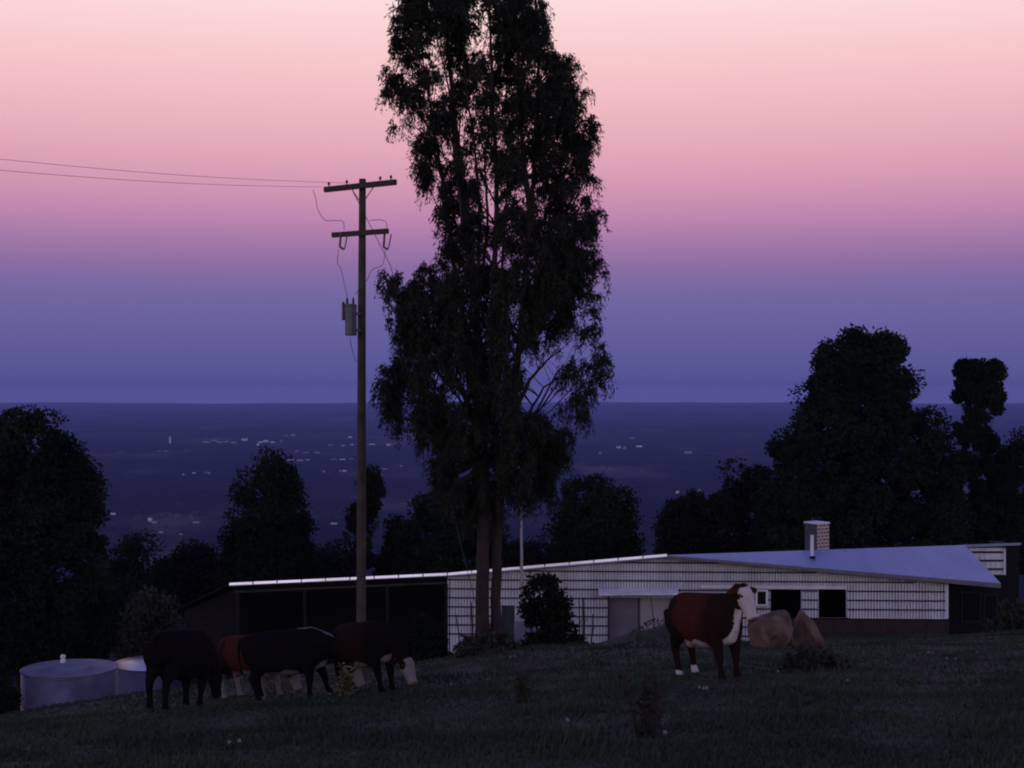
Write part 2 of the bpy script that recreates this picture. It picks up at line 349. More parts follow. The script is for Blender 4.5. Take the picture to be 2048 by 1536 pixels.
# ---- the tall gum
def gum_tree():
    d0 = 36.0
    base = on_ground(978, d0)
    t = thing('gum_tree', 'tall twin-trunked gum tree rising past the top of the photo before the long shed', 'tree', base)
    rows_tbl = [(-150, 830, 1060), (-60, 800, 1090), (0, 790, 1103), (60, 776, 1112), (130, 762, 1150), (175, 770, 1172), (250, 812, 1190), (330, 822, 1196), (385, 842, 1202),
                (440, 876, 1218), (500, 884, 1230), (530, 868, 1226), (552, 770, 1214), (600, 752, 1192), (655, 765, 1205), (720, 752, 1228), (780, 742, 1224), (825, 750, 1192), (880, 795, 1145),
                (940, 845, 1140), (985, 862, 1120), (1030, 900, 1070), (1075, 935, 1035)]
    ol = np.array(rows_tbl, float)
    def px2(px, row, dy=0.0):
        p = P(px, row, d0); return Vector((p.x, d0+dy, p.z))
    trunks = [([(964,1310,0),(966,1200,0),(967,1080,0),(965,950,.05),(962,830,.1),(955,690,.15),(944,540,.2),(925,380,.3),(905,210,.3),(893,60,.3),(888,-90,.2)], 0.19),
              ([(994,1310,.12),(992,1200,.12),(994,1080,.1),(1004,950,.05),(1018,850,0),(1034,750,-.1),(1044,640,-.2),(1055,500,-.2),(1068,330,-.25),(1078,170,-.2),(1070,0,-.1),(1050,-110,0)], 0.14),
              ([(1000,960,0),(985,840,-.3),(985,700,-.6),(990,540,-.8),(995,380,-.9),(985,200,-.8),(980,30,-.6),(975,-110,-.4)], 0.11),
              ([(958,760,.1),(925,640,.5),(905,520,.8),(890,400,1.0),(868,270,1.0),(845,130,.8),(838,20,.7)], 0.075),
              ([(1042,660,-.2),(1075,560,.4),(1110,420,.7),(1130,300,.8),(1130,180,.7)], 0.08),
              ([(1022,840,0),(1060,760,.4),(1095,720,.5),(1135,690,.6)], 0.06),
              ([(1005,950,0),(1045,850,.5),(1090,775,.9),(1140,740,1.0)], 0.06),
              ([(962,860,0),(915,760,-.5),(870,690,-.8),(820,640,-.9),(790,600,-.9)], 0.075),
              ([(964,900,0),(905,840,.6),(850,790,.8),(795,770,.9)], 0.06),
              ([(1000,970,0),(1040,920,-.4),(1085,880,-.6),(1110,870,-.6)], 0.05),
              ([(950,620,.2),(930,480,-.3),(912,330,-.6),(900,190,-.6),(870,60,-.5)], 0.07),
              ([(1060,420,-.2),(1040,250,-.5),(1035,110,-.6),(1030,-40,-.6)], 0.07),
              ([(1100,450,.6),(1150,400,.9),(1180,330,.9)], 0.05),
              ([(940,560,.4),(922,430,.7),(915,300,.9),(920,180,.9),(912,60,.7)], .042), ([(930,500,.2),(890,380,.1),(862,280,.1),(832,190,0),(806,110,0)], .042), ([(955,600,-.3),(960,430,-.5),(950,300,-.7),(935,200,-.7),(925,90,-.6)], .05),
              ([(965,560,.3),(975,420,.5),(968,300,.6),(985,190,.6),(1000,80,.5)], .045), ([(948,520,0),(900,460,.2),(868,400,.3),(848,350,.3)], .035), ([(1000,600,.3),(1010,430,.5),(1020,280,.7),(1040,180,.7)], .04), ([(985,500,-.6),(1000,350,-.8),(1012,230,-.9)], .035),
              ([(1046,600,-.2),(1110,520,-.6),(1170,450,-.7),(1200,430,-.7)], 0.055)]
    mb = MB(); nodes = []
    for pl, r in trunks:
        pts = [px2(*q) for q in pl]
        fine = []
        for i in range(len(pts)-1):
            for k in range(4):
                f = k/4; q = pts[i].lerp(pts[i+1], f)
                fine.append(q+Vector((random.uniform(-1, 1), random.uniform(-1, 1), 0))*0.018)
        fine.append(pts[-1]); n = len(fine)
        rd = [r*(1-0.86*(i/(n-1))) + (0.07*max(0, 1-i/3)**2 if pl[0][1] > 1290 else 0) for i in range(n)]
        mb.tube(fine, rd, 10)
        for i, q in enumerate(fine):
            if q.z > P(0, 930, d0).z: nodes.append((q, rd[i]))
    nodesP = np.array([n[0] for n in nodes]); nodesR = [n[1] for n in nodes]
    # limb ends: sprays of foliage
    ends = []
    rr = np.linspace(ol[0, 0], ol[-1, 0], 500); a = np.interp(rr, ol[:, 0], ol[:, 1]); b = np.interp(rr, ol[:, 0], ol[:, 2])
    w = (b-a)*np.interp(rr, [-150, 60, 100, 200, 420, 520, 640, 700, 880, 1000, 1075], [1.1, 1.15, 1.0, 0.72, 0.85, 1.15, 1.2, 1.0, 1.0, .8, .4]); w /= w.sum()
    N = 1250
    tries = 0
    while len(ends) < N and tries < 20000:
        tries += 1
        row = RNG.choice(rr, p=w); A = np.interp(row, ol[:, 0], ol[:, 1])+5; B = np.interp(row, ol[:, 0], ol[:, 2])-5
        cx = (A+B)/2; hw = max(8, (B-A)/2); ang = RNG.uniform(0, 2*np.pi); rad = RNG.uniform(0.72, 1) if RNG.random() < 0.55 else math.sqrt(RNG.random())
        px = cx+hw*rad*math.cos(ang); dy = hw*rad*math.sin(ang)*d0/F*0.8
        # airy upper left, open pocket right of the trunk, opening between stems
        g = mnoise.noise(Vector((px*0.020, row*0.0062, dy*0.7+3.1)))
        pr = 0.55+1.1*g
        if 110 < row < 520 and px < 1000: pr = 0.36+1.0*g
        if 680 < row < 830 and 1040 < px < 1140: pr = 0.05
        if 560 < row < 680 and 1080 < px < 1170: pr -= 0.2
        if row > 700 and px < 900: pr -= 0.14
        if 620 < row < 860 and px > 890: pr -= .1
        if row > 560 and px < 880: pr = 0.42+1.5*g
        if 200 < row < 300 and px < 840: pr -= .25
        if RNG.random() > pr: continue
        p = px2(px, row, dy)
        ends.append((p, 1.0))
    for px, row, dy in [(765,185,0),(757,178,.1),(800,240,0),(785,247,0),(770,548,-.3),(762,580,-.3),(790,560,-.2),(785,620,0),(770,640,.2),(1205,520,.2),(1215,540,.1),(1205,660,.3),(1210,690,.2),
                        (1205,740,.1),(1200,770,.2),(1212,720,0),(1165,800,.4),(1130,815,.3),(760,740,.2),(757,790,0),(775,830,0),(790,860,.1),(1160,130,0),(1178,180,0),(850,370,.3),(835,345,.2),
                        (1120,880,-.5),(1130,920,-.4),(1125,900,.2),(1100,960,.2)]:
        ends.append((px2(px, row, dy), 0.62))
    lc = []; ld = []
    for e, sc in ends:
        dv = nodesP-np.array(e); hor = np.hypot(dv[:, 0], dv[:, 1])
        cost = np.linalg.norm(dv, axis=1)+2.2*np.abs((dv[:, 2])+0.75*hor+0.25)
        k = int(np.argmin(cost)); s = nodes[k][0]; r0 = min(nodesR[k]*0.5, 0.045)
        ln = (e-s).length
        m1 = s.lerp(e, 0.4)+Vector((random.uniform(-.1, .1), random.uniform(-.1, .1), -0.03*ln)); m2 = s.lerp(e, 0.75)+Vector((random.uniform(-.08, .08), random.uniform(-.08, .08), 0.06*ln))
        mb.tube([s, m1, m2, e], [r0, r0*0.7, r0*0.45, 0.006], 5)
        nt_ = int(8*sc)+2
        for q in range(nt_):
            # drooping twig
            az_ = random.uniform(0, 2*math.pi); l1 = random.uniform(0.10, 0.30)*math.sqrt(sc)
            st = e.lerp(m2, random.random()**1.5*0.9)
            mid = st+Vector((math.cos(az_)*l1*0.6, math.sin(az_)*l1*0.6, random.uniform(-.05, .18)))
            en = mid+Vector((math.cos(az_)*l1*0.45, math.sin(az_)*l1*0.45, -random.uniform(0.2, 0.6)))
            mb.tube([st, mid, en], [0.007, 0.005, 0.003], 3, cap=False)
            nl = random.randint(19, 30)
            for j in range(nl):
                f = 0.2+0.8*random.random(); c = (st.lerp(mid, f*2) if f < 0.5 else mid.lerp(en, f*2-1))
                lc.append((c.x+random.gauss(0, .035), c.y+random.gauss(0, .035), c.z+random.gauss(0, .035)))
                ld.append((random.gauss(math.cos(az_)*.3, .42), random.gauss(math.sin(az_)*.3, .42), random.gauss(-0.75, .35)))
    obj('trunk', mb, m_bark, t, smooth=True)
    obj('crown', leaf_mesh(np.array(lc), unit(np.array(ld)), 0.115, 0.0155), m_gum, t)
    # loose strips and litter skirt of the trunk base are grass tufts, built with the pasture
gum_tree()

# ---- other trees
LEFT = [(822, 14, 44), (830, -20, 66), (848, -70, 122), (880, -90, 150), (915, -95, 168), (950, -100, 196), (1000, -110, 212), (1060, -120, 222), (1130, -120, 222), (1230, -120, 225), (1330, -110, 215)]
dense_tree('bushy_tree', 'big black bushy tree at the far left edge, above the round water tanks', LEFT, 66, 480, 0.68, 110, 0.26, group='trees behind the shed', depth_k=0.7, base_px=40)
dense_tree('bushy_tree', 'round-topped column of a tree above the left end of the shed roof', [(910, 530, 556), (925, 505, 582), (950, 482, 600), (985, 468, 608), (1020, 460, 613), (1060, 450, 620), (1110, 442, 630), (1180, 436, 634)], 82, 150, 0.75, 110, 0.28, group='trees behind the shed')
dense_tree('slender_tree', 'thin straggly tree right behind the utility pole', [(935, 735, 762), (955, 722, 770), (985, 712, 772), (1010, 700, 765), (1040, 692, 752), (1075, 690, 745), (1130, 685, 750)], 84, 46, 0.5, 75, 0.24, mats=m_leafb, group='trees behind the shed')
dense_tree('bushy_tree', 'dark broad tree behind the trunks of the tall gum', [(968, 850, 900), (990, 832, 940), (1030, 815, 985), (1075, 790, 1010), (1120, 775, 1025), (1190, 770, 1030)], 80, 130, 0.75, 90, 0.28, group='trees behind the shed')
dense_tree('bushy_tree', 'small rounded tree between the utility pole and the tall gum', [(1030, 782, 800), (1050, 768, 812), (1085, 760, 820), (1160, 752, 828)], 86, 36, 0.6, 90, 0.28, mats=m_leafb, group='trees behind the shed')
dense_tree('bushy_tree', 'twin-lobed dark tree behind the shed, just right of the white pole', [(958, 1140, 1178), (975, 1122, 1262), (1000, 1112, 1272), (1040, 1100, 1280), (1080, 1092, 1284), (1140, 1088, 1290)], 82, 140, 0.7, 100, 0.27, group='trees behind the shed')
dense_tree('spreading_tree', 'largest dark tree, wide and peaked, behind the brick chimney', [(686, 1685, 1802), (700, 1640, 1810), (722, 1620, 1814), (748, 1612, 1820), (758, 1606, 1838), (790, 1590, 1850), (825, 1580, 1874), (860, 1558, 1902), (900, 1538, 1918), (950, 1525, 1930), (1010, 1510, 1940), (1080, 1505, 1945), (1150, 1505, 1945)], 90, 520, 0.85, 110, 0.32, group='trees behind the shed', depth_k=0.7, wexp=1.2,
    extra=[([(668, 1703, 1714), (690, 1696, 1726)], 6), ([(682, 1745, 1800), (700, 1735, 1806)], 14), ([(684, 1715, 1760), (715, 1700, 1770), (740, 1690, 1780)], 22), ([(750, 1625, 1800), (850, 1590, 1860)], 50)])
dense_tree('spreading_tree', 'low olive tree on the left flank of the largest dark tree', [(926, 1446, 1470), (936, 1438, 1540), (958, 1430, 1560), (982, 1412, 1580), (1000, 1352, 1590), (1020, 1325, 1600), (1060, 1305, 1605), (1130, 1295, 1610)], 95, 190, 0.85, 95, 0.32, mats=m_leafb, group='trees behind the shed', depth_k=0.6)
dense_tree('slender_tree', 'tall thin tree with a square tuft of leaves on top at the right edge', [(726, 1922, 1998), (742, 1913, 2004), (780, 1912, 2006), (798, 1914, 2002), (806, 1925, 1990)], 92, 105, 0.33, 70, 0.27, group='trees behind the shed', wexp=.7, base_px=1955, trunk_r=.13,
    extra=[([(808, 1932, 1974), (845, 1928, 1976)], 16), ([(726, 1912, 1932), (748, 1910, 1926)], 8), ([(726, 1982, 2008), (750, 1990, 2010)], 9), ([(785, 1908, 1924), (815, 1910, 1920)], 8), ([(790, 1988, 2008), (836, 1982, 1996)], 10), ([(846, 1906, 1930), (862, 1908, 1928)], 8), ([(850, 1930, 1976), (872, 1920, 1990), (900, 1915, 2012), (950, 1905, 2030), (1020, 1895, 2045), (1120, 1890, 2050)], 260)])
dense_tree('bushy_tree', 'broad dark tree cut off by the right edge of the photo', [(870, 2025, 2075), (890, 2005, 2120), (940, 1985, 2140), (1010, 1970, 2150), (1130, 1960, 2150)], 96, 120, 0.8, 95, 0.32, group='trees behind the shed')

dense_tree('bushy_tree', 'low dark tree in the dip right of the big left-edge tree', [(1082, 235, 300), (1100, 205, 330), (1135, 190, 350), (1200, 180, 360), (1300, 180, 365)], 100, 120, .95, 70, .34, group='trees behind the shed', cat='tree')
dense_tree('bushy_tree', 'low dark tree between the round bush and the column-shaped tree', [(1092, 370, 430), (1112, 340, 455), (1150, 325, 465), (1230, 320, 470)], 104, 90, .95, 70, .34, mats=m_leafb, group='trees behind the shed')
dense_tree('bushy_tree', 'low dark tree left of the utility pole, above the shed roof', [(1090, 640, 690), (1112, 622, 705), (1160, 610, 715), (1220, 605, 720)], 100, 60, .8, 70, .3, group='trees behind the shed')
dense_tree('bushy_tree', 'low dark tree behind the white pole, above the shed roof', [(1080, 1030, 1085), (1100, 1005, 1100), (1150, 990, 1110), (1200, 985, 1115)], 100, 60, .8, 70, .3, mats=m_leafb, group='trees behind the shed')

# far-off wood at the foot of the hill: one mass of crowns
def far_wood():
    ico = bmesh.new(); bmesh.ops.create_icosphere(ico, subdivisions=1, radius=1)
    iv = np.array([v.co[:] for v in ico.verts]); iq = np.array([[v.index for v in f.verts] for f in ico.faces]); ico.free()
    n = 3800
    d = 1250*(6500/1250)**RNG.random(n); px = RNG.uniform(-150, 2200, n)
    x = (px-1024)*d/F; z = Hn(x, d)
    keep = np.array([mnoise.noise(Vector((a*0.0022, b*0.0011, 0.3))) > -0.12 for a, b in zip(x, d)])
    x, d, z = x[keep], d[keep], z[keep]; n = len(x)
    r = RNG.uniform(4, 10, n)
    Vv = iv[None]*(r[:, None, None]*np.array([1.15, 1.15, 0.9]))*RNG.uniform(0.75, 1.25, (n, len(iv), 1))+np.c_[x, d, z+r*0.55][:, None]
    Qq = (iq[None]+np.arange(n)[:, None, None]*len(iv)).reshape(-1, 3)
    struct(obj('far_wood', (Vv.reshape(-1, 3), Qq), m_plain), 'stuff')
far_wood()

# ------------------------------------------------------------------ shed
TH = R(2.5); OB = Vector((0, 57, 0)); EU = Vector((math.cos(TH), -math.sin(TH), 0)); EN = Vector((-math.sin(TH), -math.cos(TH), 0))
def BP(u, z, n=0.0): return OB+EU*u+EN*n+Vector((0, 0, z))
def BU(px, row, n=0.0):
    k = (px-1024)/F; m = (768-row)/F
    s = (57*math.cos(TH)-n)/(math.cos(TH)+k*math.sin(TH))
    p = Vector((s*k, s, s*m)); return (p-OB).dot(EU), p.z
def BX(px, row, n=0.0): u, z = BU(px, row, n); return BP(u, z, n)
def bbox(mb, px0, row0, px1, row1, n0, n1, mi=0):   # box on the wall between two photo corners, depth n0..n1
    u0, z0 = BU(px0, row0, max(n0, n1)); u1, z1 = BU(px1, row1, max(n0, n1))
    a = [BP(u0, z1, n0), BP(u1, z1, n0), BP(u1, z1, n1), BP(u0, z1, n1)]; b = [BP(u0, z0, n0), BP(u1, z0, n0), BP(u1, z0, n1), BP(u0, z0, n1)]
    mb.hexa(a, b, mi)
shed = thing('farm_shed', 'long low corrugated iron farm shed with a pale ridge line, brick chimney and blue-grey roof', 'shed', on_ground(1335, 57))

uL = BU(895, 1150)[0]; uR = BU(1895, 1180)[0]
topL = BU(895, 1150); topA = BU(1335, 1113); topR = BU(1895, 1168)
def wall_top(u):
    if u < topA[0]: f = (u-topL[0])/(topA[0]-topL[0]); return topL[1]+f*(topA[1]-topL[1])
    f = (u-topA[0])/(topR[0]-topA[0]); return topA[1]+f*(topR[1]-topA[1])
openings = []
for a in [(1003, 1211, 1030, 1330), (1218, 1196, 1342, 1330), (1541, 1179, 1602, 1236), (1637, 1179, 1693, 1236), (1512, 1181, 1534, 1212)]:
    u0, z1 = BU(a[0], a[1]); u1, z0 = BU(a[2], a[3]); openings.append((u0, u1, z0, z1))
def spans(u, zlo, zhi):
    segs = [(zlo, zhi)]
    for u0, u1, a, b in openings:
        if u0 < u < u1:
            n = []
            for s, e in segs:
                if b <= s or a >= e: n.append((s, e)); continue
                if s < a: n.append((s, a))
                if b < e: n.append((b, e))
            segs = n
    return segs
mb = MB(); pitch = 0.118; sub = 10; nU = int((uR-uL)/pitch)*sub
edges = sorted(set([uL+(uR-uL)*i/nU for i in range(nU+1)]+[q for o in openings for q in o[:2]]))
zsplit = BU(1335, 1161.8)[1]; step = 18.1*57/F
u1693 = BU(1500, 1200)[0]; zpl = BU(1800, 1237)[1]
def prof(u):
    f = ((u-uL)/pitch) % 1.0
    return 0.0 if f < .46 else -.14*smooth01((f-.46)/.12) if f < .8 else -.14*(1-smooth01((f-.88)/.12))
for a, b in zip(edges[:-1], edges[1:]):
    c = (a+b)/2; zlo = -12.6 if c < u1693 else zpl
    for s, e in spans(c, zlo, 99):
        ta, tb = (min(e, wall_top(a)), min(e, wall_top(b)))
        mb.add([BP(a, s, prof(a)), BP(b, s, prof(b)), BP(b, tb, prof(b)), BP(a, ta, prof(a))], [(0, 1, 2, 3)])
# dark sheeting rails: one run per row between openings and under the roof line
for k in range(-2, 7):
    z = zsplit-k*step
    us_ = [u for u in np.linspace(uL, uR, 500) if wall_top(u) > z+0.06 and (u < u1693 or z > zpl+.05) and any(s < z < e for s, e in spans(u, -13, 99))]
    if not us_: continue
    run = [us_[0]]
    du = (uR-uL)/499
    for u in us_[1:]+[1e9]:
        if u-run[-1] > du*1.5:
            if run[-1]-run[0] > 0.1:
                a, b = run[0], run[-1]
                mb.hexa([BP(a, z-.028, .005), BP(b, z-.028, .005), BP(b, z-.028, .034), BP(a, z-.028, .034)], [BP(a, z+.028, .005), BP(b, z+.028, .005), BP(b, z+.028, .034), BP(a, z+.028, .034)], 1)
            run = [u]
        else: run.append(u)
obj('wall', mb, [m_zinc, m_rail], shed)
# lining, floor line and unlit interior
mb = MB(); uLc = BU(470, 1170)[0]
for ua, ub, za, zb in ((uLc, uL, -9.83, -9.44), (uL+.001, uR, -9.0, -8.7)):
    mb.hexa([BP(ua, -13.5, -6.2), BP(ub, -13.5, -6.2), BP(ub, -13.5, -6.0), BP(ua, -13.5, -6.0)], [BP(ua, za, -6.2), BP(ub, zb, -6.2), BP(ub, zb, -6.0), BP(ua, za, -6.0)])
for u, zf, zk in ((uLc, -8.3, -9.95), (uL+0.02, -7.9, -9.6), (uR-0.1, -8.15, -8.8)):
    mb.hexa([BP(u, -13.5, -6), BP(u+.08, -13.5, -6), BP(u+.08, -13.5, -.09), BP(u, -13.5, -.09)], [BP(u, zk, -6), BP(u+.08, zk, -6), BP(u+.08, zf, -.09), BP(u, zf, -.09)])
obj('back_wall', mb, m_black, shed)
# plinth of brown brick under the right part
mb = MB(); bbox(mb, 1500, 1238.5, 1898, 1345, -.25, .03)
obj('plinth', mb, m_plinth, shed)
mb = MB(); bbox(mb, 1700, 1235.5, 1896, 1238, .03, .09); obj('sill', mb, m_zinc, shed)
# pale lintel over the openings
mb = MB(); bbox(mb, 1402, 1171, 1693, 1178.3, .04, .10); obj('lintel', mb, m_zinc, shed)
mb = MB(); bbox(mb, 1891, 1166, 1897, 1237, .03, .07); obj('corner_board', mb, m_zinc, shed)

# roofs (the left ones fall away to the back)
def slab(mb, front, back, th=0.1, mi=0):
    f = [Vector(p) for p in front]; b = [Vector(p) for p in back]; n = len(f); dn = Vector((0, 0, -th))
    for i in range(n-1):
        top = [f[i], f[i+1], b[i+1], b[i]]
        mb.hexa([p+dn for p in top], top, mi)
A = BX(1335, 1110, .3); L2 = BX(895, 1148, .3); L1 = BX(458, 1168, .3); L0 = BX(355, 1216, .3)
back = lambda p, n, dz: p-EN*n+Vector((0, 0, dz))
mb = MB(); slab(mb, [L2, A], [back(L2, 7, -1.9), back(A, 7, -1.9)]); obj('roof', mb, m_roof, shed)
mb = MB(); slab(mb, [L1, L2], [back(L1, 7, -1.9), back(L2, 7, -1.9)], .09); obj('carport_roof', mb, m_fascia, shed)
mb = MB(); slab(mb, [L0, L1-EU*.02], [back(L0, 6.9, -1.8), back(L1, 6.9, -1.87)], .05); obj('lean_to_roof', mb, m_dark, shed)
# bright rolled ridge capping along the front edge, in lengths with open joints
mb = MB()
def capping(p, q, mb, seg_px=50, r=.062):
    n = max(1, round((q-p).length/(seg_px*57/F)))
    for i in range(n):
        a = p.lerp(q, i/n); b = p.lerp(q, (i+1)/n); dirn = (b-a).normalized()
        a = a+dirn*.02; b = b-dirn*.025; lo = Vector((0, 0, -.048))+EN*.008; hi = Vector((0, 0, .048))-EN*.012; bk = -EN*.16+Vector((0, 0, -.02)); ln = Vector((0, 0, -.02))-EN*.02
        mb.add([a+lo, b+lo, b+hi, a+hi, b+hi+bk, a+hi+bk, a+lo+bk*.3+ln, b+lo+bk*.3+ln], [(0, 1, 2, 3), (3, 2, 4, 5), (1, 0, 6, 7)])
capping(L1+EN*.03, L2+EN*.03, mb); capping(L2+EN*.03, A+EN*.03, mb)
obj('ridge_capping', mb, m_ridge, shed, smooth=False)
mb = MB()
bm_ = [BX(470, 1184, .05), BX(893, 1166, .05)]
mb.tube(bm_, .05, 4); obj('beam', mb, m_frame, shed)
for px in (476, 610, 775, 893):
    mb = MB(); u, z = BU(px, 1180 if px < 700 else 1168, 0.0)
    mb.hexa([BP(u-.06, -13.6, -.06), BP(u+.06, -13.6, -.06), BP(u+.06, -13.6, .06), BP(u-.06, -13.6, .06)], [BP(u-.06, z, -.06), BP(u+.06, z, -.06), BP(u+.06, z, .06), BP(u-.06, z, .06)])
    obj('post', mb, m_dark, shed)
mb = MB(); u0 = BU(365, 1200)[0]
mb.hexa([BP(u0, -14.8, -5.5), BP(uLc-.01, -14.8, -5.5), BP(uLc-.01, -14.8, -.3), BP(u0, -14.8, -.3)], [BP(u0, L0.z-1.62, -5.5), BP(uLc-.01, L1.z-1.68, -5.5), BP(uLc-.01, L1.z-.24, -.3), BP(u0, L0.z-.2, -.3)])
obj('lean_to_wall', mb, m_dark, shed)
# right roof: blue-grey plane tipped towards us, ridge running off to the right
Cc = BX(2001, 1166, .45); A2 = BX(1335, 1110, .45); B = P(1930, 1090, 60.8)
dn = Vector((0, 0, -.1)); nrm = (Cc-A2).cross(B-A2).normalized()
if nrm.z < 0: nrm = -nrm
mb = MB()
tri = [A2, Cc, B]; mb.add(tri+[p+dn for p in tri], [(0, 1, 2), (5, 4, 3), (0, 3, 4, 1), (1, 4, 5, 2), (2, 5, 3, 0)])
ab, bb = A2+Vector((.8, 6.5, -1.6)), B+Vector((.8, 6.5, -1.6))
mb.hexa([A2+dn+Vector((0, .02, 0)), B+dn+Vector((0, .02, 0)), bb+dn, ab+dn], [A2+Vector((0, .02, 0)), B+Vector((0, .02, 0)), bb, ab])
for k in range(1, 26):
    f = k/26; p = A2.lerp(Cc, f)+EN*-.02; q = (A2.lerp(B, f) if True else B); d_ = (q-p)
    mb.prism([p-nrm*.02+EU*-.02, p-nrm*.02+EU*.02, p+nrm*.018], d_*.985)
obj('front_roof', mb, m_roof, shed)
mb = MB()   # fascia under the sloping front edge
e0 = A2+EN*.012+Vector((0, 0, -.02)); e1 = Cc+EN*.012+Vector((0, 0, -.02))
dn2 = Vector((0, 0, -.17)); mb.hexa([e0+dn2*.5, e1+dn2, e1+dn2+EN*.05, e0+dn2*.5+EN*.05], [e0, e1, e1+EN*.05, e0+EN*.05])
obj('fascia', mb, m_fascia, shed)
# rear wing: striped wall and its own roof line
def RW(px, row, s=61.3): return P(px, row, s)
mb = MB(); n = 40
for i in range(n):
    p0 = 1900+(2008-1900)*i/n; p1 = 1900+(2008-1900)*(i+1)/n; o0 = .02*math.sin(i*math.pi/2); o1 = .02*math.sin((i+1)*math.pi/2)
    q = [RW(p0, 1245), RW(p1, 1245), RW(p1, 1096), RW(p0, 1096)]
    for v, oo in zip(q, (o0, o1, o1, o0)): v.y += oo
    mb.add(q, [(0, 1, 2, 3)])
for row in (1104, 1121, 1138, 1155, 1172, 1189, 1206):
    a, b = RW(1900, row+2), RW(2008, row-2); mb.box(((a.x+b.x)/2, a.y-.04, (a.z+b.z)/2), (b.x-a.x, .03, (b.z-a.z)), mi=1)
obj('rear_wall', mb, [m_zinc, m_rail], shed)
mb = MB(); a = RW(2008, 1222); b = RW(2008, 1096); mb.box((a.x, a.y-.03, (a.z+b.z)/2), (.09, .12, b.z-a.z)); obj('corner_board', mb, m_zinc, shed)
mb = MB(); f0, f1 = P(1922, 1089.5, 60.95), P(2042, 1085.5, 60.95)
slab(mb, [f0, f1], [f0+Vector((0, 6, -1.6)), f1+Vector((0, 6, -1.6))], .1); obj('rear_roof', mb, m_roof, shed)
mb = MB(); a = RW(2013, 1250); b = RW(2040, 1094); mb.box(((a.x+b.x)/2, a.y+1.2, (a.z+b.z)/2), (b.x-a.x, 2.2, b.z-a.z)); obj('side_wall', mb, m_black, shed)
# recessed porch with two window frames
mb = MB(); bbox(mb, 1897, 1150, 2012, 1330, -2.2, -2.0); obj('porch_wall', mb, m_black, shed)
for r in ((1923, 1184, 1962, 1244), (1968, 1189, 1995, 1240)):
    mb = MB(); x0, y0, x1, y1 = r
    for q in ((x0, y0, x1, y0+1.5), (x0, y1-1.5, x1, y1), (x0, y0+1.5, x0+1.5, y1-1.5), (x1-1.5, y0+1.5, x1, y1-1.5)): bbox(mb, *q, -1.98, -1.93)
    f = obj('window', mb, m_frame, shed)
    mb = MB(); bbox(mb, x0+1.6, y0+1.6, x1-1.6, y1-1.6, -1.985, -1.965); obj('pane', mb, m_glass, f)
# small square window beside the cow
mb = MB()
for q in ((1511, 1180, 1536, 1183), (1511, 1209, 1536, 1212), (1511, 1183, 1515, 1209), (1532, 1183, 1536, 1209)): bbox(mb, *q, -.02, .06)
f = obj('window', mb, m_white, shed)
mb = MB(); bbox(mb, 1515.2, 1183.2, 1531.8, 1208.8, -.06, -.01); obj('pane', mb, m_glass, f)
# awning bay
mb = MB(); a0, a1 = BX(1197, 1188, .6), BX(1356, 1187, .6)
bk0 = BP(BU(1197, 1180)[0], a0.z+.13, .04); bk1 = BP(BU(1356, 1180)[0], a1.z+.13, .04)
mb.hexa([a0+dn*.6, a1+dn*.6, bk1+dn*.6, bk0+dn*.6], [a0, a1, bk1, bk0]); obj('awning', mb, m_zinc, shed)
mb = MB(); bbox(mb, 1218, 1196, 1277, 1330, -.35, -.3); obj('sliding_door', mb, m_panel2, shed, label='grey sliding door under the awning')
mb = MB(); bbox(mb, 1279, 1196, 1342, 1330, -.35, -.3); obj('sliding_door', mb, m_panel, shed, label='paler sliding door under the awning')
mb = MB(); bbox(mb, 1215, 1194, 1219, 1330, -.3, .05); bbox(mb, 1276.5, 1196, 1279.5, 1330, -.299, -.24); obj('door_frame', mb, m_rail, shed)
mb = MB(); bbox(mb, 1003, 1211, 1030, 1330, -.2, -.14); obj('door', mb, m_green, shed)
# chimney and flue
rot = Matrix.Rotation(R(33), 3, 'Z')
cc = P(1634, 1100, 60.6)
mb = MB(); zt = P(0, 1046, 60.6).z
mb.box((cc.x, cc.y, (zt-8.6)/2), (.72, .72, zt+8.6), rot)
mb.m = [0, 0, 0, 0, 0, 0]; mb.m[0] = 1
ch = obj('chimney', mb, [m_brick, m_render], shed)
mb = MB(); mb.box((cc.x, cc.y, zt+.025), (.78, .78, .05), rot); obj('chimney_cap', mb, m_white, ch)
mb = MB(); k = (1624-1024)/F; m = (768-1116)/F; dr = Vector((k, 1, m)); s = A2.dot(nrm)/dr.dot(nrm); fb = dr*s
ftop = fb.z+(1116-1070)*s/F
mb.tube([fb-Vector((0, 0, .2)), Vector((fb.x, fb.y, ftop))], .07, 10); fl = obj('flue', mb, m_white, shed, smooth=False)
mb = MB(); mb.tube([fb-Vector((0, 0, .1)), fb+Vector((.03, -.03, .09))], [.16, .09], 10); obj('flashing', mb, m_black, fl)

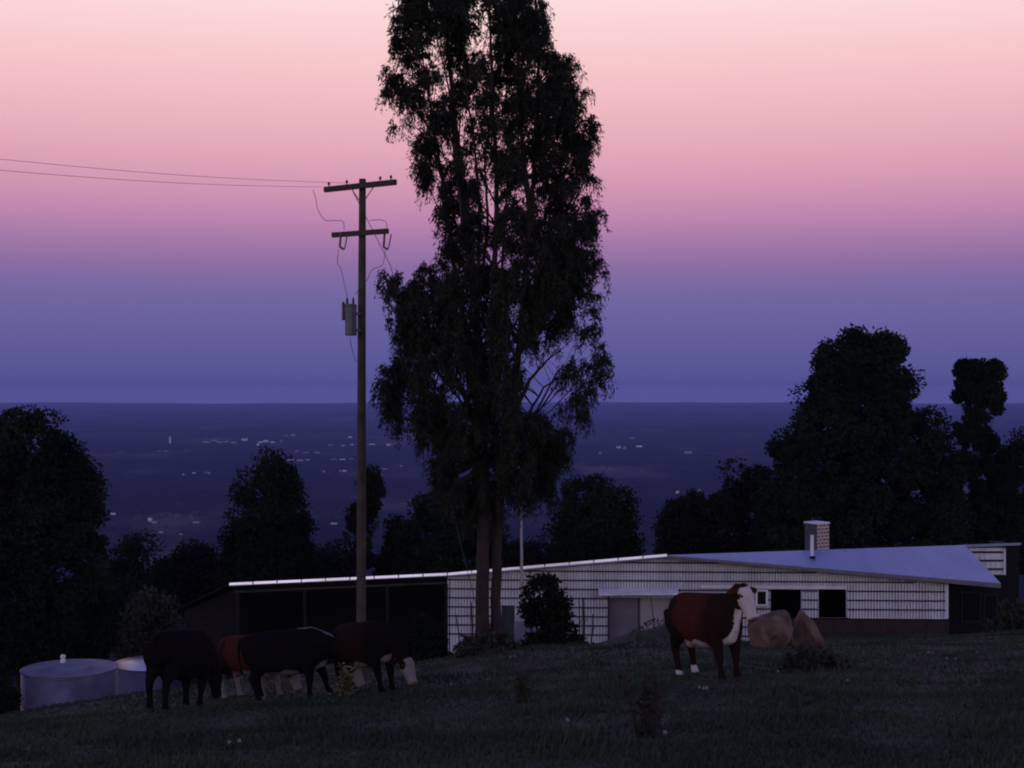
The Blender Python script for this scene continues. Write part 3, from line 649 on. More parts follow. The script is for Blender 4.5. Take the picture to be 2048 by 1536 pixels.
# ------------------------------------------------------------------ utility pole
dpole = 39.0
pb = on_ground(722, dpole)
pole = thing('utility_pole', 'weathered timber utility pole with two crossarms and a grey transformer', 'utility pole', pb)
PP = lambda px, row, dy=0.0: (lambda p: Vector((p.x, p.y+dy, p.z)))(P(px, row, dpole))
mb = MB(); pt = PP(725, 358)
mb.tube([pb-Vector((0, 0, .6)), PP(722.5, 1200), PP(723, 900), PP(723.5, 640), PP(724.5, 480), pt], [.135, .130, .122, .112, .100, .095], 14)
obj('pole', mb, m_pole, pole, smooth=False)
mb = MB(); a, b = PP(643, 376.5, .45), PP(792, 371, -.5)
def beam(mb, a, b, w, h, mi=0):
    t = (b-a).normalized(); s = Vector((0, 0, 1)).cross(t).normalized(); u = t.cross(s)
    q = lambda p: [p-s*w-u*h, p+s*w-u*h, p+s*w+u*h, p-s*w+u*h]
    mb.add(q(a)+q(b), [(0, 1, 2, 3), (7, 6, 5, 4), (0, 4, 5, 1), (1, 5, 6, 2), (2, 6, 7, 3), (3, 7, 4, 0)], mi)
off = Vector((.05, -.16, 0))
beam(mb, a+off, b+off, .06, .072); obj('crossarm', mb, m_arm, pole)
mb = MB(); off2 = Vector((0, -.17, 0)); c0, c1 = PP(664, 470, .2), PP(779, 465, -.2); beam(mb, c0+off2, c1+off2, .055, .068); obj('crossarm', mb, m_arm, pole)
for px in (652, 690, 760, 782):
    f = (px-643)/149; q = (a+off).lerp(b+off, f)
    mb = MB(); mb.lathe(q+Vector((0, 0, .07)), [(.014, 0), (.014, .05), (.045, .05), (.03, .08), (.042, .09), (.02, .13)], 8); obj('insulator', mb, m_porc, pole)
mb = MB()
for (x0, y0, x1, y1) in ((700, 372, 719, 402), (752, 371, 730, 402)): mb.tube([PP(x0, y0, -.2), PP(x1, y1, -.13)], .014, 5)
obj('brace', mb, m_steel, pole)
for px, sgn in ((686, 1), (773, -1)):
    mb = MB(); q = PP(px, 470, -.22)
    mb.tube([q+Vector((-.03, 0, .05)), q+Vector((-.06, 0, -.35))], [.028, .034], 7); mb.tube([q+Vector((-.06, 0, -.35)), q+Vector((.06, 0, -.42))], .03, 6)
    mb.tube([q+Vector((.07, 0, -.40)), q+Vector((.15, 0, .0))], .018, 6)
    obj('fuse_cutout', mb, m_porc, pole)
def sag_pts(pts, n=10): # catmull through photo points
    out = []
    for i in range(len(pts)-1):
        p0, p1, p2, p3 = pts[max(i-1, 0)], pts[i], pts[i+1], pts[min(i+2, len(pts)-1)]
        for k in range(n):
            t = k/n; out.append(0.5*((2*p1)+(p2-p0)*t+(2*p0-5*p1+4*p2-p3)*t*t+(3*p1-p0-3*p2+p3)*t**3))
    out.append(pts[-1]); return out
jumps = [[(622, 376, .4), (628, 392, .3), (634, 418, .2), (650, 440, 0), (672, 442, -.1), (688, 445, -.2), (690, 462, -.22)],
         [(740, 442, -.1), (762, 441, -.15), (774, 447, -.2), (775, 462, -.22)],
         [(679, 500, -.2), (677, 528, -.25), (684, 540, -.25), (695, 585, -.3), (697, 596, -.3)],
         [(772, 500, -.2), (766, 530, -.15), (745, 540, -.1), (735, 560, -.12), (712, 590, -.25)],
         [(702, 675, -.25), (706, 700, -.2), (714, 725, -.17)]]
for j in jumps:
    mb = MB(); mb.tube(sag_pts([PP(*q) for q in j], 6), .0085, 5); obj('jumper_wire', mb, m_wire, pole)
mb = MB(); mb.tube([PP(706, 383, -.05), PP(727, 425, .16), PP(776, 527, .9), on_ground(975, 44)+Vector((0, 0, .1))], .010, 5); obj('stay_wire', mb, m_wire, pole)
q = PP(704.5, 672, -.32)
mb = MB(); mb.lathe(q, [(.15, 0), (.16, .03), (.16, .78), (.17, .79), (.17, .83), (.12, .86)], 20); tr = obj('transformer', mb, m_steel, pole, smooth=False)
for px, rw in ((697, 604), (709, 604)):
    mb = MB(); b0 = Vector((P(px, 0, dpole).x, q.y, q.z+.82))
    mb.lathe(b0, [(.03, 0), (.045, .04), (.028, .06), (.042, .10), (.026, .12), (.036, .16), (.012, .22)], 8); obj('bushing', mb, m_porc, tr)
mb = MB(); b0 = Vector((P(689.5, 0, dpole).x, q.y, q.z+.42)); mb.tube([b0, b0+Vector((0, 0, .42))], [.045, .04], 8); mb.tube([b0+Vector((0, 0, .42)), b0+Vector((0, 0, .5))], [.055, .03], 8); mb.box(b0+Vector((.07, 0, .2)), (.12, .05, .04)); obj('surge_arrester', mb, m_porc, tr)
for bz in (.15, .6):
    mb = MB(); mb.box(q+Vector((.17, .15, bz)), (.16, .22, .06)); obj('bracket', mb, m_steel, tr)

# power lines leaving to the left
for i, (l, r_, lab) in enumerate([((-120, 306, 27), (690, 366, 39.1), 'upper thin power wire running left from the crossarm'), ((-120, 330, 26), (645, 374, 39.3), 'lower thin power wire running left from the crossarm end')]):
    p, q2 = P(*l), P(*r_); pts = [p.lerp(q2, k/16)+Vector((0, 0, -.10*math.sin(math.pi*k/16))) for k in range(17)]
    mb = MB(); mb.tube(pts, .0048, 5); tag(obj('power_line', mb, m_wire, loc=q2), lab, 'power line', 'power lines on the utility pole')

# white pole
wb = on_ground(1044, 46); wp = thing('metal_pole', 'slim white metal pole standing between the gum trunks and the dark bush', 'pole', wb)
mb = MB(); top = P(1042, 972, 46); mb.tube([wb-Vector((0, 0, .3)), P(1043.5, 1120, 46), P(1042, 1010, 46), top], [.045, .042, .038, .034], 10); obj('shaft', mb, m_panel, wp, smooth=False)
mb = MB(); mb.lathe(top, [(.034, 0), (.055, .01), (.055, .06), (.02, .1)], 10); obj('finial', mb, m_white, wp)

# ------------------------------------------------------------------ water tanks
def tank(label, px0, px1, rowtop, rowcap, d, h, roofm, capped):
    cx = (px0+px1)/2; r = (px1-px0)/2*d/F; zt = P(0, rowtop, d).z; x = (cx-1024)*d/F
    b = Vector((x, d, zt-h)); t = thing('water_tank', label, 'water tank', b, 'round water tanks')
    prof = []
    n = 30
    for i in range(n*3+1): prof.append((r+.016*math.sin(i/3*2*math.pi), h*i/(n*3)))
    mb = MB(); mb.lathe(b, prof, 64); obj('wall', mb, m_tank, t, smooth=False)
    mb = MB(); mb.lathe(b, [(r+.04, h+.005), (r+.05, h+.05), (r*.55, h+.19), (.12, h+.30)], 64); obj('roof', mb, roofm, t)
    mb = MB(); mb.lathe(b, [(r+.03, h*.52-.03), (r+.045, h*.52-.02), (r+.045, h*.52+.02), (r+.03, h*.52+.03)], 64); obj('hoop', mb, m_tankroof, t)
    mb = MB(); hx_ = b+Vector((r*.45, -r*.35, h+.16)); mb.lathe(hx_, [(.24, -.06), (.24, .06), (.2, .09)], 18); obj('hatch', mb, m_tankroof, t)
    if capped:
        mb = MB(); mb.lathe(b+Vector((-.22, -.1, h+.24)), [(.11, 0), (.11, .12), (.07, .15), (.07, .2), (.10, .22), (.1, .3), (.05, .34)], 14); obj('inlet_cap', mb, m_white, t)
    mb = MB(); mb.tube([b+Vector((-r-.03, -.3, h-.02)), b+Vector((-r-.03, -.3, .1))], .04, 8); obj('overflow_pipe', mb, m_dark, t)
tank('big round corrugated water tank with a small cap, at the left edge', 47, 231, 1338, 1308, 55, 2.4, m_tankroof, True)
tank('second round water tank with a pale roof, half hidden behind the leftmost cow', 230, 400, 1327, 1310, 61, 2.4, m_brightroof, False)

# ------------------------------------------------------------------ shrubs
def shrub(name, label, outline, d, clumps, cr, leaves, leaf, m, stems=7, base_px=None, cat='bush', droop=-.2, group=None):
    o = np.array(sorted(outline)); b = on_ground(base_px or o[-1, 1:].mean(), d)
    t = thing(name, label, cat, b, group)
    L = crown_points(outline, d, clumps, .8, .6)
    mb = MB()
    for l in L[::max(1, clumps//(stems*3))]:
        l = Vector(l); s = b+Vector((random.uniform(-.15, .15), random.uniform(-.15, .15), -.05)); mb.tube([s, s.lerp(l, .5)+Vector((0, 0, .05)), l], [.02, .014, .004], 5)
    obj('stem', mb, m_darkbark, t)
    rep = np.repeat(L, leaves, 0); n = len(rep); v = unit(RNG.normal(size=(n, 3)))
    cen = rep+v*cr*RNG.uniform(.1, 1, (n, 1)); dirs = unit(v+RNG.normal(size=(n, 3))*.8+np.array([0, 0, droop]))
    obj('foliage', leaf_mesh(cen, dirs, leaf, leaf*.3), m, t)
    return t
shrub('leafy_bush', 'dark leafy bush right of the gum trunks, in front of the shed wall', [(1152, 1066, 1100), (1165, 1060, 1118), (1190, 1044, 1122), (1210, 1040, 1135), (1240, 1052, 1140), (1265, 1058, 1150), (1290, 1050, 1172), (1308, 1040, 1180)], 38, 150, .17, 46, .13, m_leafb)
shrub('round_bush', 'round dark bush behind the second water tank', [(1190, 280, 315), (1205, 262, 340), (1230, 248, 352), (1265, 240, 358), (1310, 240, 365), (1350, 245, 360)], 66, 90, .4, 90, .2, m_weed)
shrub('low_bush', 'low dark bush at the left edge beside the big water tank', [(1330, -50, 5), (1355, -60, 22), (1400, -70, 28), (1450, -70, 26)], 53, 110, .35, 70, .16, m_leaf)
shrub('low_bush', 'low dark bush under the rear wing at the right edge', [(1205, 2015, 2040), (1222, 2000, 2075), (1250, 1985, 2090), (1285, 1970, 2090)], 46, 60, .25, 60, .14, m_weed)
shrub('low_bush', 'dark straggly bush between the grazing cows and the gum trunks', [(1232, 838, 862), (1255, 826, 878), (1290, 818, 888), (1335, 812, 900)], 41, 60, .2, 60, .12, m_leaf)
shrub('low_bush', 'low dark growth round the foot of the gum trunks', [(1268, 955, 1005), (1285, 930, 1030), (1312, 900, 1050)], 35.3, 60, .15, 50, .12, m_weed)
def stalk_weed(label, px, d, h, n, spread, m, name='tall_weed', leaf=.07):
    b = on_ground(px, d); t = thing(name, label, 'weed', b); mb = MB(); cs = []; ds = []
    for i in range(n):
        a = random.uniform(0, 6.28); r = spread*random.random(); hh = h*random.uniform(.45, 1)
        p0 = b+Vector((math.cos(a)*r*.4, math.sin(a)*r*.4, -.02)); p2 = b+Vector((math.cos(a)*r*1.2, math.sin(a)*r, hh)); p1 = p0.lerp(p2, .5)+Vector((random.gauss(0, .02), 0, .03))
        mb.tube([p0, p1, p2], [.008, .006, .003], 4)
        for k in range(int(26*hh/.6)+6):
            f = random.random()**.8; c = p0.lerp(p1, f*2) if f < .5 else p1.lerp(p2, f*2-1); aa = random.uniform(0, 6.28)
            cs.append(tuple(c)); ds.append((math.cos(aa), math.sin(aa), random.uniform(-.4, .9)))
    obj('stem', mb, m_weed, t); obj('foliage', leaf_mesh(np.array(cs), unit(np.array(ds)), leaf, leaf*.2), m, t)
stalk_weed('big dark thistle-like weed standing in the near pasture below the red cow', 1293, 14.4, .72, 26, .22, m_dry)
stalk_weed('small upright dark weed alone in the pasture below the gum tree', 1044, 19.2, .42, 16, .13, m_weed)
shrub('low_weed', 'wide low patch of dark weeds in front of the boulders', [(1300, 1600, 1660), (1318, 1570, 1705), (1345, 1555, 1712), (1368, 1560, 1715)], 24, 50, .12, 44, .1, m_weed, cat='weed')
stalk_weed('yellowish tall weed beside the muzzle of the middle grazing cow', 692, 23.4, .62, 10, .12, m_yel, 'yellow_weed', .11)

# thin stakes and saplings near the wall
for (px0, r0, px1, r1, d, rr_, lab) in [(1158, 1196, 1157, 1300, 44, .022, 'thin dark stake left of a pair before the shed wall'), (1166, 1198, 1166, 1300, 44, .028, 'thicker dark stake right of a pair before the shed wall'),
        (1302, 1196, 1309, 1250, 43, .014, 'leaning thin stick in front of the paler sliding door'), (1186, 1228, 1180, 1300, 43, .02, 'short leaning stick near the right edge of the bush'),
        (911, 1226, 921, 1310, 42, .018, 'leaning thin stick left of the gum trunks'), (942, 1203, 943, 1308, 41, .024, 'slim post touching the left side of the gum trunks')]:
    a = P(px0, r0, d); b = on_ground(px1, d); m_ = a.lerp(b, .5)+Vector((.03, 0, 0))
    mb = MB(); mb.tube([b-Vector((0, 0, .2)), m_, a], [rr_*1.1, rr_, rr_*.8], 6)
    mb.tube([m_, m_+Vector((.1, .02, .16))], [rr_*.6, rr_*.3], 5)
    tag(obj('stake', mb, m_darkbark, loc=b), lab, 'stake', 'thin stakes before the shed')

# pale rounded drum behind the bush
db = on_ground(1052, 42); drum = thing('metal_drum', 'pale rounded metal drum half hidden behind the dark leafy bush', 'drum', db)
rr_ = (1075-1027)/2*42/F; zt = P(0, 1214, 42).z-db.z
mb = MB(); mb.lathe(db, [(rr_*.8, 0), (rr_*.95, zt*.15), (rr_, zt*.45), (rr_*.97, zt*.7)], 32); obj('body', mb, m_tank, drum, smooth=False)
mb = MB(); mb.lathe(db, [(rr_*.98, zt*.705), (rr_*.85, zt*.85), (rr_*.55, zt*.96), (rr_*.15, zt)], 32); obj('lid', mb, m_panel, drum, smooth=False)

# ------------------------------------------------------------------ boulders
def boulder(label, px, d, size, seed, shear=(0, 0), taper=0):
    b = on_ground(px, d); bm = bmesh.new(); bmesh.ops.create_icosphere(bm, subdivisions=5, radius=1)
    rnd = random.Random(seed); planes = [Vector((rnd.gauss(0, 1), rnd.gauss(0, 1), rnd.gauss(0, .8))).normalized() for _ in range(11)]; dist = [rnd.uniform(.55, .84) for _ in planes]
    for v in bm.verts:
        c = v.co.copy()
        for p, q in zip(planes, dist):
            e = c.dot(p)-q
            if e > 0: c -= p*e*.98
        c += c.normalized()*(.10*mnoise.noise(c*2.2+Vector((seed, 0, 0)))+.05*mnoise.noise(c*5)-.10*max(0, .12-abs(mnoise.noise(c*2.6+Vector((9, seed, 0)))))*6*.35+.035*mnoise.noise(c*13))
        v.co = Vector((c.x*size[0]*(1-taper*max(-.4, c.z))+shear[0]*c.z, c.y*size[1], c.z*size[2]))
    me = bpy.data.meshes.new('boulder'); bm.to_mesh(me); bm.free(); me.materials.append(m_rock)
    for p in me.polygons: p.use_smooth = True
    o = bpy.data.objects.new('boulder', me); C.objects.link(o); o.location = b+Vector((0, 0, size[2]*.5))
    tag(o, label, 'boulder', 'boulders behind the red cow')
boulder('squarish brown boulder just behind the head of the red cow', 1542, 31.5, (.50, .46, .66), 4)
boulder('lower pointed brown boulder right of the squarish one', 1613, 32, (.40, .42, .55), 12, (-.10, 0), .62)

# ------------------------------------------------------------------ cattle
def cow_mat():
    m = bpy.data.materials.new('cattle_hide'); m.use_nodes = True; t = m.node_tree; b = t.nodes['Principled BSDF']
    b.inputs['Roughness'].default_value = 1; b.inputs['Specular IOR Level'].default_value = .03
    a = t.nodes.new('ShaderNodeVertexColor'); a.layer_name = 'coat'
    n = t.nodes.new('ShaderNodeTexNoise'); n.inputs['Scale'].default_value = 7; n.inputs['Detail'].default_value = 5
    mr = t.nodes.new('ShaderNodeMapRange'); mr.inputs['To Min'].default_value = .65; mr.inputs['To Max'].default_value = 1.3
    co = t.nodes.new('ShaderNodeTexCoord'); t.links.new(co.outputs['Object'], n.inputs['Vector']); t.links.new(n.outputs['Fac'], mr.inputs['Value'])
    mx = t.nodes.new('ShaderNodeMix'); mx.data_type = 'RGBA'; mx.blend_type = 'MULTIPLY'; mx.inputs[0].default_value = 1
    t.links.new(a.outputs['Color'], mx.inputs[6]); t.links.new(mr.outputs[0], mx.inputs[7]); t.links.new(mx.outputs[2], b.inputs['Base Color'])
    return m
m_cow = cow_mat(); m_eye = mat('dark_eye', (.01, .008, .008), .15, var=0.05, spec=.6)

def cow(label, px, d, yaw, scale=1.0, graze=False, head_yaw=0.0, coat=(.10, .03, .02), shade=None, white_socks=.28, crest=False, stride=(0, 0, 0, 0), udder=True, rump_shade=None, wc=.2, dark_face=False):
    """x forward, y left, z up, 1.3 m at the withers; one continuous hide from lofted bones"""
    prim = []   # (tag, pts, radii, flat)
    T = [(-.80, 1.03, .09, .13), (-.73, 1.03, .21, .24), (-.55, 1.00, .29, .31), (-.25, .94, .335, .37), (.08, .91, .345, .395), (.36, .92, .31, .385), (.58, .95, .25, .36), (.74, .97, .19, .28), (.84, .97, .10, .17)]
    mbs = MB()
    seg = 20; vs = []
    for x, z, w, h in T:
        z -= .03; h *= 1.07; w *= .93
        for k in range(seg):
            a = 2*math.pi*k/seg; ca, sa = math.cos(a), math.sin(a)
            yy = w*math.copysign(abs(ca)**.85, ca); zz = h*math.copysign(abs(sa)**.9, sa)
            if sa > 0: yy *= 1-.18*sa
            vs.append((x, yy, z+zz))
    n = len(T)
    mbs.add(vs, [(i*seg+k, (i+1)*seg+k, (i+1)*seg+(k+1) % seg, i*seg+(k+1) % seg) for i in range(n-1) for k in range(seg)]+[tuple(range(seg)), tuple(range(n*seg-1, (n-1)*seg-1, -1))])
    caps = []    # capsules for colouring
    def limb(tagname, pts, rad, flat=1.0, s=12):
        mbs.tube(pts, rad, s, flat=flat)
        for i in range(len(pts)-1): caps.append((tagname, Vector(pts[i]), Vector(pts[i+1]), rad[i], rad[i+1]))
    for i in range(n-1): caps.append(('torso', Vector((T[i][0], 0, T[i][1])), Vector((T[i+1][0], 0, T[i+1][1])), T[i][3], T[i+1][3]))
    hy = Matrix.Rotation(head_yaw, 3, 'Z')
    if graze:
        poll = Vector((1.22, 0, .62)); hd = Vector((.36, 0, -.93)).normalized(); n0 = Vector((.58, 0, 1.02))
        neck = [n0, Vector((.84, 0, .96)), Vector((1.05, 0, .80)), poll]; nr = [.27, .21, .17, .14]
    else:
        n0 = Vector((.56, 0, 1.05)); poll = Vector((.70, 0, 1.08))+hy @ Vector((.27, 0, .30)); hd = hy @ Vector((.36, 0, -.93)).normalized()
        neck = [n0, Vector((.72, 0, 1.08)), Vector((.74, 0, 1.10)).lerp(poll, .55), poll]; nr = [.27, .22, .165, .125]
    limb('neck', neck, nr, .72, 14)
    side = Vector((0, 1, 0)) if graze else hy @ Vector((0, 1, 0)); up = side.cross(hd)*-1
    if up.dot(Vector((0, 0, 1)) if not graze else Vector((1, 0, .3))) < 0: up = -up
    ex = hd*.50
    limb('head', [poll-hd*.06+up*.02, poll+hd*.04, poll+hd*.16, poll+hd*.30, poll+hd*.40, poll+hd*.48, poll+hd*.53], [.07, .125, .135, .105, .088, .094, .06], 1.0, 14)
    limb('jaw', [poll+hd*.10-up*.09, poll+hd*.26-up*.08, poll+hd*.42-up*.045], [.07, .065, .05])
    for s in (1, -1):
        e0 = poll+hd*.03+side*s*.10; limb('ear', [e0, e0+side*s*.10-Vector((0, 0, .01)), e0+side*s*.2-Vector((0, 0, .035)), e0+side*s*.25-Vector((0, 0, .05))], [.03, .055, .05, .012], .45, 8)
    # dewlap and brisket
    limb('brisket', [Vector((.74, 0, .80)), Vector((.68, 0, .66)), Vector((.50, 0, .60))], [.13, .12, .10], .8)
    if not graze: limb('brisket', [poll+hd*.12-up*.10, poll*.45+Vector((.48, 0, .36)), Vector((.80, 0, .78))], [.045, .06, .10], .5)
    for i, (s, st) in enumerate(zip((1, -1), stride[:2])):
        y = .17*s
        limb('leg', [Vector((.52, y, .98)), Vector((.54, y, .76)), Vector((.53+st*.3, y, .58)), Vector((.55+st*.65, y*.95, .36)), Vector((.545+st*.85, y*.93, .2)), Vector((.55+st, y*.93, .1)), Vector((.575+st, y*.93, .045)), Vector((.585+st, y*.93, -.01))], [.16, .135, .10, .066, .045, .055, .06, .068])
    for i, (s, st) in enumerate(zip((1, -1), stride[2:])):
        y = .18*s
        limb('leg', [Vector((-.52, y*.9, 1.04)), Vector((-.46, y*1.1, .80)), Vector((-.50+st*.3, y*1.05, .66)), Vector((-.665+st*.6, y*.95, .47)), Vector((-.655+st*.85, y*.93, .27)), Vector((-.63+st, y*.93, .1)), Vector((-.605+st, y*.93, .045)), Vector((-.595+st, y*.93, -.01))], [.21, .19, .13, .072, .05, .056, .06, .068])
    limb('tail', [Vector((-.74, 0, 1.22)), Vector((-.85, .01, 1.17)), Vector((-.89, .02, .95)), Vector((-.88, .02, .7)), Vector((-.87, .03, .5)), Vector((-.86, .03, .36))], [.04, .035, .025, .02, .045, .012], 1, 8)
    if udder: limb('udder', [Vector((-.42, 0, .66)), Vector((-.34, 0, .55)), Vector((-.22, 0, .56))], [.13, .13, .06])
    me0 = bpy.data.meshes.new('cow_raw'); me0.from_pydata(mbs.v, [], mbs.f)
    bmn = bmesh.new(); bmn.from_mesh(me0); bmesh.ops.recalc_face_normals(bmn, faces=bmn.faces); bmn.to_mesh(me0); bmn.free()
    tmp = bpy.data.objects.new('tmp', me0); C.objects.link(tmp)
    rm = tmp.modifiers.new('r', 'REMESH'); rm.mode = 'VOXEL'; rm.voxel_size = .022
    sm = tmp.modifiers.new('s', 'SMOOTH'); sm.iterations = 3; sm.factor = .5
    dg = bpy.context.evaluated_depsgraph_get(); dg.update()
    me = bpy.data.meshes.new_from_object(tmp.evaluated_get(dg)); me.name = 'cow'
    C.objects.unlink(tmp); bpy.data.objects.remove(tmp); bpy.data.meshes.remove(me0)
    nv = len(me.vertices); co = np.empty(nv*3); me.vertices.foreach_get('co', co); co = co.reshape(-1, 3)
    best = np.full(nv, 9.); tg = np.zeros(nv, int); names = ['torso', 'neck', 'head', 'jaw', 'ear', 'brisket', 'leg', 'tail', 'udder']
    for nm, a, b, r0, r1 in caps:
        a = np.array(a); b = np.array(b); ab = b-a; t = np.clip(((co-a) @ ab)/(ab @ ab+1e-9), 0, 1)
        dd = np.linalg.norm(co-(a+t[:, None]*ab), axis=1)-(r0+(r1-r0)*t)
        w = dd < best; best[w] = dd[w]; tg[w] = names.index(nm)
    nz = np.array([mnoise.noise(Vector(p)*5) for p in co])*.05
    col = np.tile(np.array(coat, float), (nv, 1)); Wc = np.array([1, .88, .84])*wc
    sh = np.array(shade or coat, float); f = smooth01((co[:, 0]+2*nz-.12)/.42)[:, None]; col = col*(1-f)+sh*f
    if rump_shade: f = smooth01((-.40-co[:, 0]+2*nz)/.34)[:, None]; col = col*(1-f)+np.array(rump_shade)*f  # shading at the rear end, painted into the coat as a darker tone
    isn = lambda *q: np.isin(tg, [names.index(k) for k in q])
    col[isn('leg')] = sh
    hx = (co-np.array(poll)) @ np.array(hd)
    col[isn('head', 'jaw') & (hx > .0+nz)] = Wc
    col[isn('head', 'jaw') & (hx > .49)] = (.16, .09, .08)
    col[isn('ear')] = coat
    col[isn('brisket')] = Wc
    if not dark_face: col[isn('torso') & (co[:, 2] < .575+nz) & (co[:, 0] < .3)] = Wc*.8
    col[isn('udder')] = Wc*np.array([.85, .62, .6])
    under = (co[:, 0] > .66) & (co[:, 2] < 1.05+nz) & (np.abs(co[:, 1]) < .03+.055*smooth01((.86-co[:, 2])/.15)+nz*.6)
    if not graze: col[isn('torso', 'neck', 'brisket') & under] = Wc
    col[isn('leg') & (co[:, 2] < white_socks+nz) & (graze | (co[:, 0] < 0))] = Wc
    if dark_face: col[isn('head', 'jaw', 'udder', 'brisket', 'tail')] = sh*1.2
    eyep = np.minimum(*[np.linalg.norm(co-np.array(poll+hd*.14+side*q*.10), axis=1) for q in (1, -1)]); col[isn('head') & (eyep < (.085 if graze else .065)+nz)] = np.array(coat)*.7
    col[(co[:, 2] < .05)] = (.05, .04, .035)
    if not dark_face: col[isn('tail') & (co[:, 2] < .56)] = Wc*.6
    if crest: col[isn('neck', 'torso') & (co[:, 0] > .3) & (np.abs(co[:, 1]) < .04+nz) & (co[:, 2] > 1.18-.6*np.maximum(co[:, 0]-.6, 0))] = Wc
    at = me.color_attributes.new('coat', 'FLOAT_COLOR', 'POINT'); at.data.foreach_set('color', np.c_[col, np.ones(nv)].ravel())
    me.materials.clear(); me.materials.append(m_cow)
    me.polygons.foreach_set('use_smooth', [True]*len(me.polygons)); me.update()
    o = bpy.data.objects.new('cow', me); C.objects.link(o); b = on_ground(px, d)
    # stand on the slope: average of the feet, pitched with the ground along its own axis
    fx, fy = math.cos(yaw), math.sin(yaw)
    hf, hb = H(b.x+fx*.55*scale, b.y+fy*.55*scale), H(b.x-fx*.62*scale, b.y-fy*.62*scale)
    o.location = (b.x, b.y, (hf+hb)/2+.01); o.rotation_euler = (0, -math.atan2(hf-hb, 1.17*scale), yaw); o.scale = (scale,)*3
    for s in (1, -1):
        q = poll+hd*.15+side*s*.108+up*.045
        mb = MB(); ph = [(math.sin(i*math.pi/6), math.cos(math.pi-i*math.pi/6)) for i in range(7)]
        mb.lathe(q, [(max(r*.024, .0005), z*.024) for r, z in ph], 10)
        e = bpy.data.meshes.new('eye'); e.from_pydata(mb.v, [], mb.f); e.materials.append(m_eye)
        eo = bpy.data.objects.new('eye', e); C.objects.link(eo); eo.parent = o
    tag(o, label, 'cow', 'cattle in the pasture')
    return o
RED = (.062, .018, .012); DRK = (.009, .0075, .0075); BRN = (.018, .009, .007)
cow('red-brown cow with a white face, standing on the right with its head up', 1416, 21.8, R(-64), 1.0, False, R(14), RED, (.019, .011, .009), .13, udder=True, stride=(.0, .06, .0, .08), rump_shade=(.018, .010, .009), wc=.56)
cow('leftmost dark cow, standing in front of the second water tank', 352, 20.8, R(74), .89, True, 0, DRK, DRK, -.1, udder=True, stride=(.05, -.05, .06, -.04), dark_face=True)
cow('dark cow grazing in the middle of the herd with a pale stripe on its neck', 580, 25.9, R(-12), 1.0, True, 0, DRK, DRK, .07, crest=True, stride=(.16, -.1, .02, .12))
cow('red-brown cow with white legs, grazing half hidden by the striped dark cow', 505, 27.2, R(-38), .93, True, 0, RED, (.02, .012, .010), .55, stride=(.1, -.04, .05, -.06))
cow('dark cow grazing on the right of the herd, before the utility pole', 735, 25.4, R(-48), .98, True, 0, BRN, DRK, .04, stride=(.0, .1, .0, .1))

# ------------------------------------------------------------------ grass and small flowers
def grass():
    n = 120000
    d = 9.5*(46/9.5)**RNG.random(n); px = RNG.uniform(-60, 2110, n); x = (px-1024)*d/F
    keep = np.array([mnoise.noise(Vector((a*.55, b*.4, 0)))+.7*mnoise.noise(Vector((a*2.1, b*1.7, 5))) > -.68+RNG.normal()*.14 for a, b in zip(x, d)])
    x, d = x[keep], d[keep]; z = Hn(x, d); n = len(x)
    big = np.array([max(0, mnoise.noise(Vector((a*.9+40, b*.7, 2)))) for a, b in zip(x, d)])
    L = (.03+.035*RNG.random(n)+.13*big**1.3)*np.where(RNG.random(n) < .03, 2.0, 1)
    az_ = RNG.uniform(0, 2*np.pi, n); ln = RNG.uniform(.1, .7, n)
    tip = np.c_[np.cos(az_)*L*ln, np.sin(az_)*L*ln, L]; w = .004+.00055*d
    sd_ = np.c_[-np.sin(az_), np.cos(az_), np.zeros(n)]*w[:, None]
    b = np.c_[x, d, z-.01]
    V = np.stack([b-sd_, b+sd_, b+tip*.6+sd_*.6+np.array([0, 0, .01]), b+tip], 1).reshape(-1, 3)
    struct(obj('grass', (V, np.arange(4*n).reshape(n, 4)), m_grass), 'stuff')
grass()
def flower(px, row, d, lab, k):
    b = on_ground(px, d); h = max(.12, P(px, row, d).z-b.z)
    t = thing('flowering_weed', lab, 'weed', b, 'pale-headed weeds in the pasture')
    mb = MB()
    for i in range(k):
        dx, dy = random.uniform(-.09, .09)*(k > 1), random.uniform(-.05, .05); hh = h*random.uniform(.85, 1.0)
        tp = b+Vector((dx, dy, hh)); mb.tube([b, b+Vector((dx*.4, dy*.4, hh*.55)), tp], [.006, .005, .004], 4)
        hd_ = MB(); hd_.lathe(tp-Vector((0, 0, .012)), [(.004, 0), (.016, .008), (.019, .02), (.012, .034), (.003, .04)], 7); obj('flower_head', hd_, m_flower, t)
        for q in range(5):
            a = random.uniform(0, 6.28); c = b.lerp(tp, random.uniform(.1, .7)); e = c+Vector((math.cos(a)*.06, math.sin(a)*.06, .03)); s = Vector((-math.sin(a), math.cos(a), 0))*.01
            mb.add([c, c.lerp(e, .5)+s, e, c.lerp(e, .5)-s], [(0, 1, 2, 3)])
    obj('stem', mb, m_weed, t)
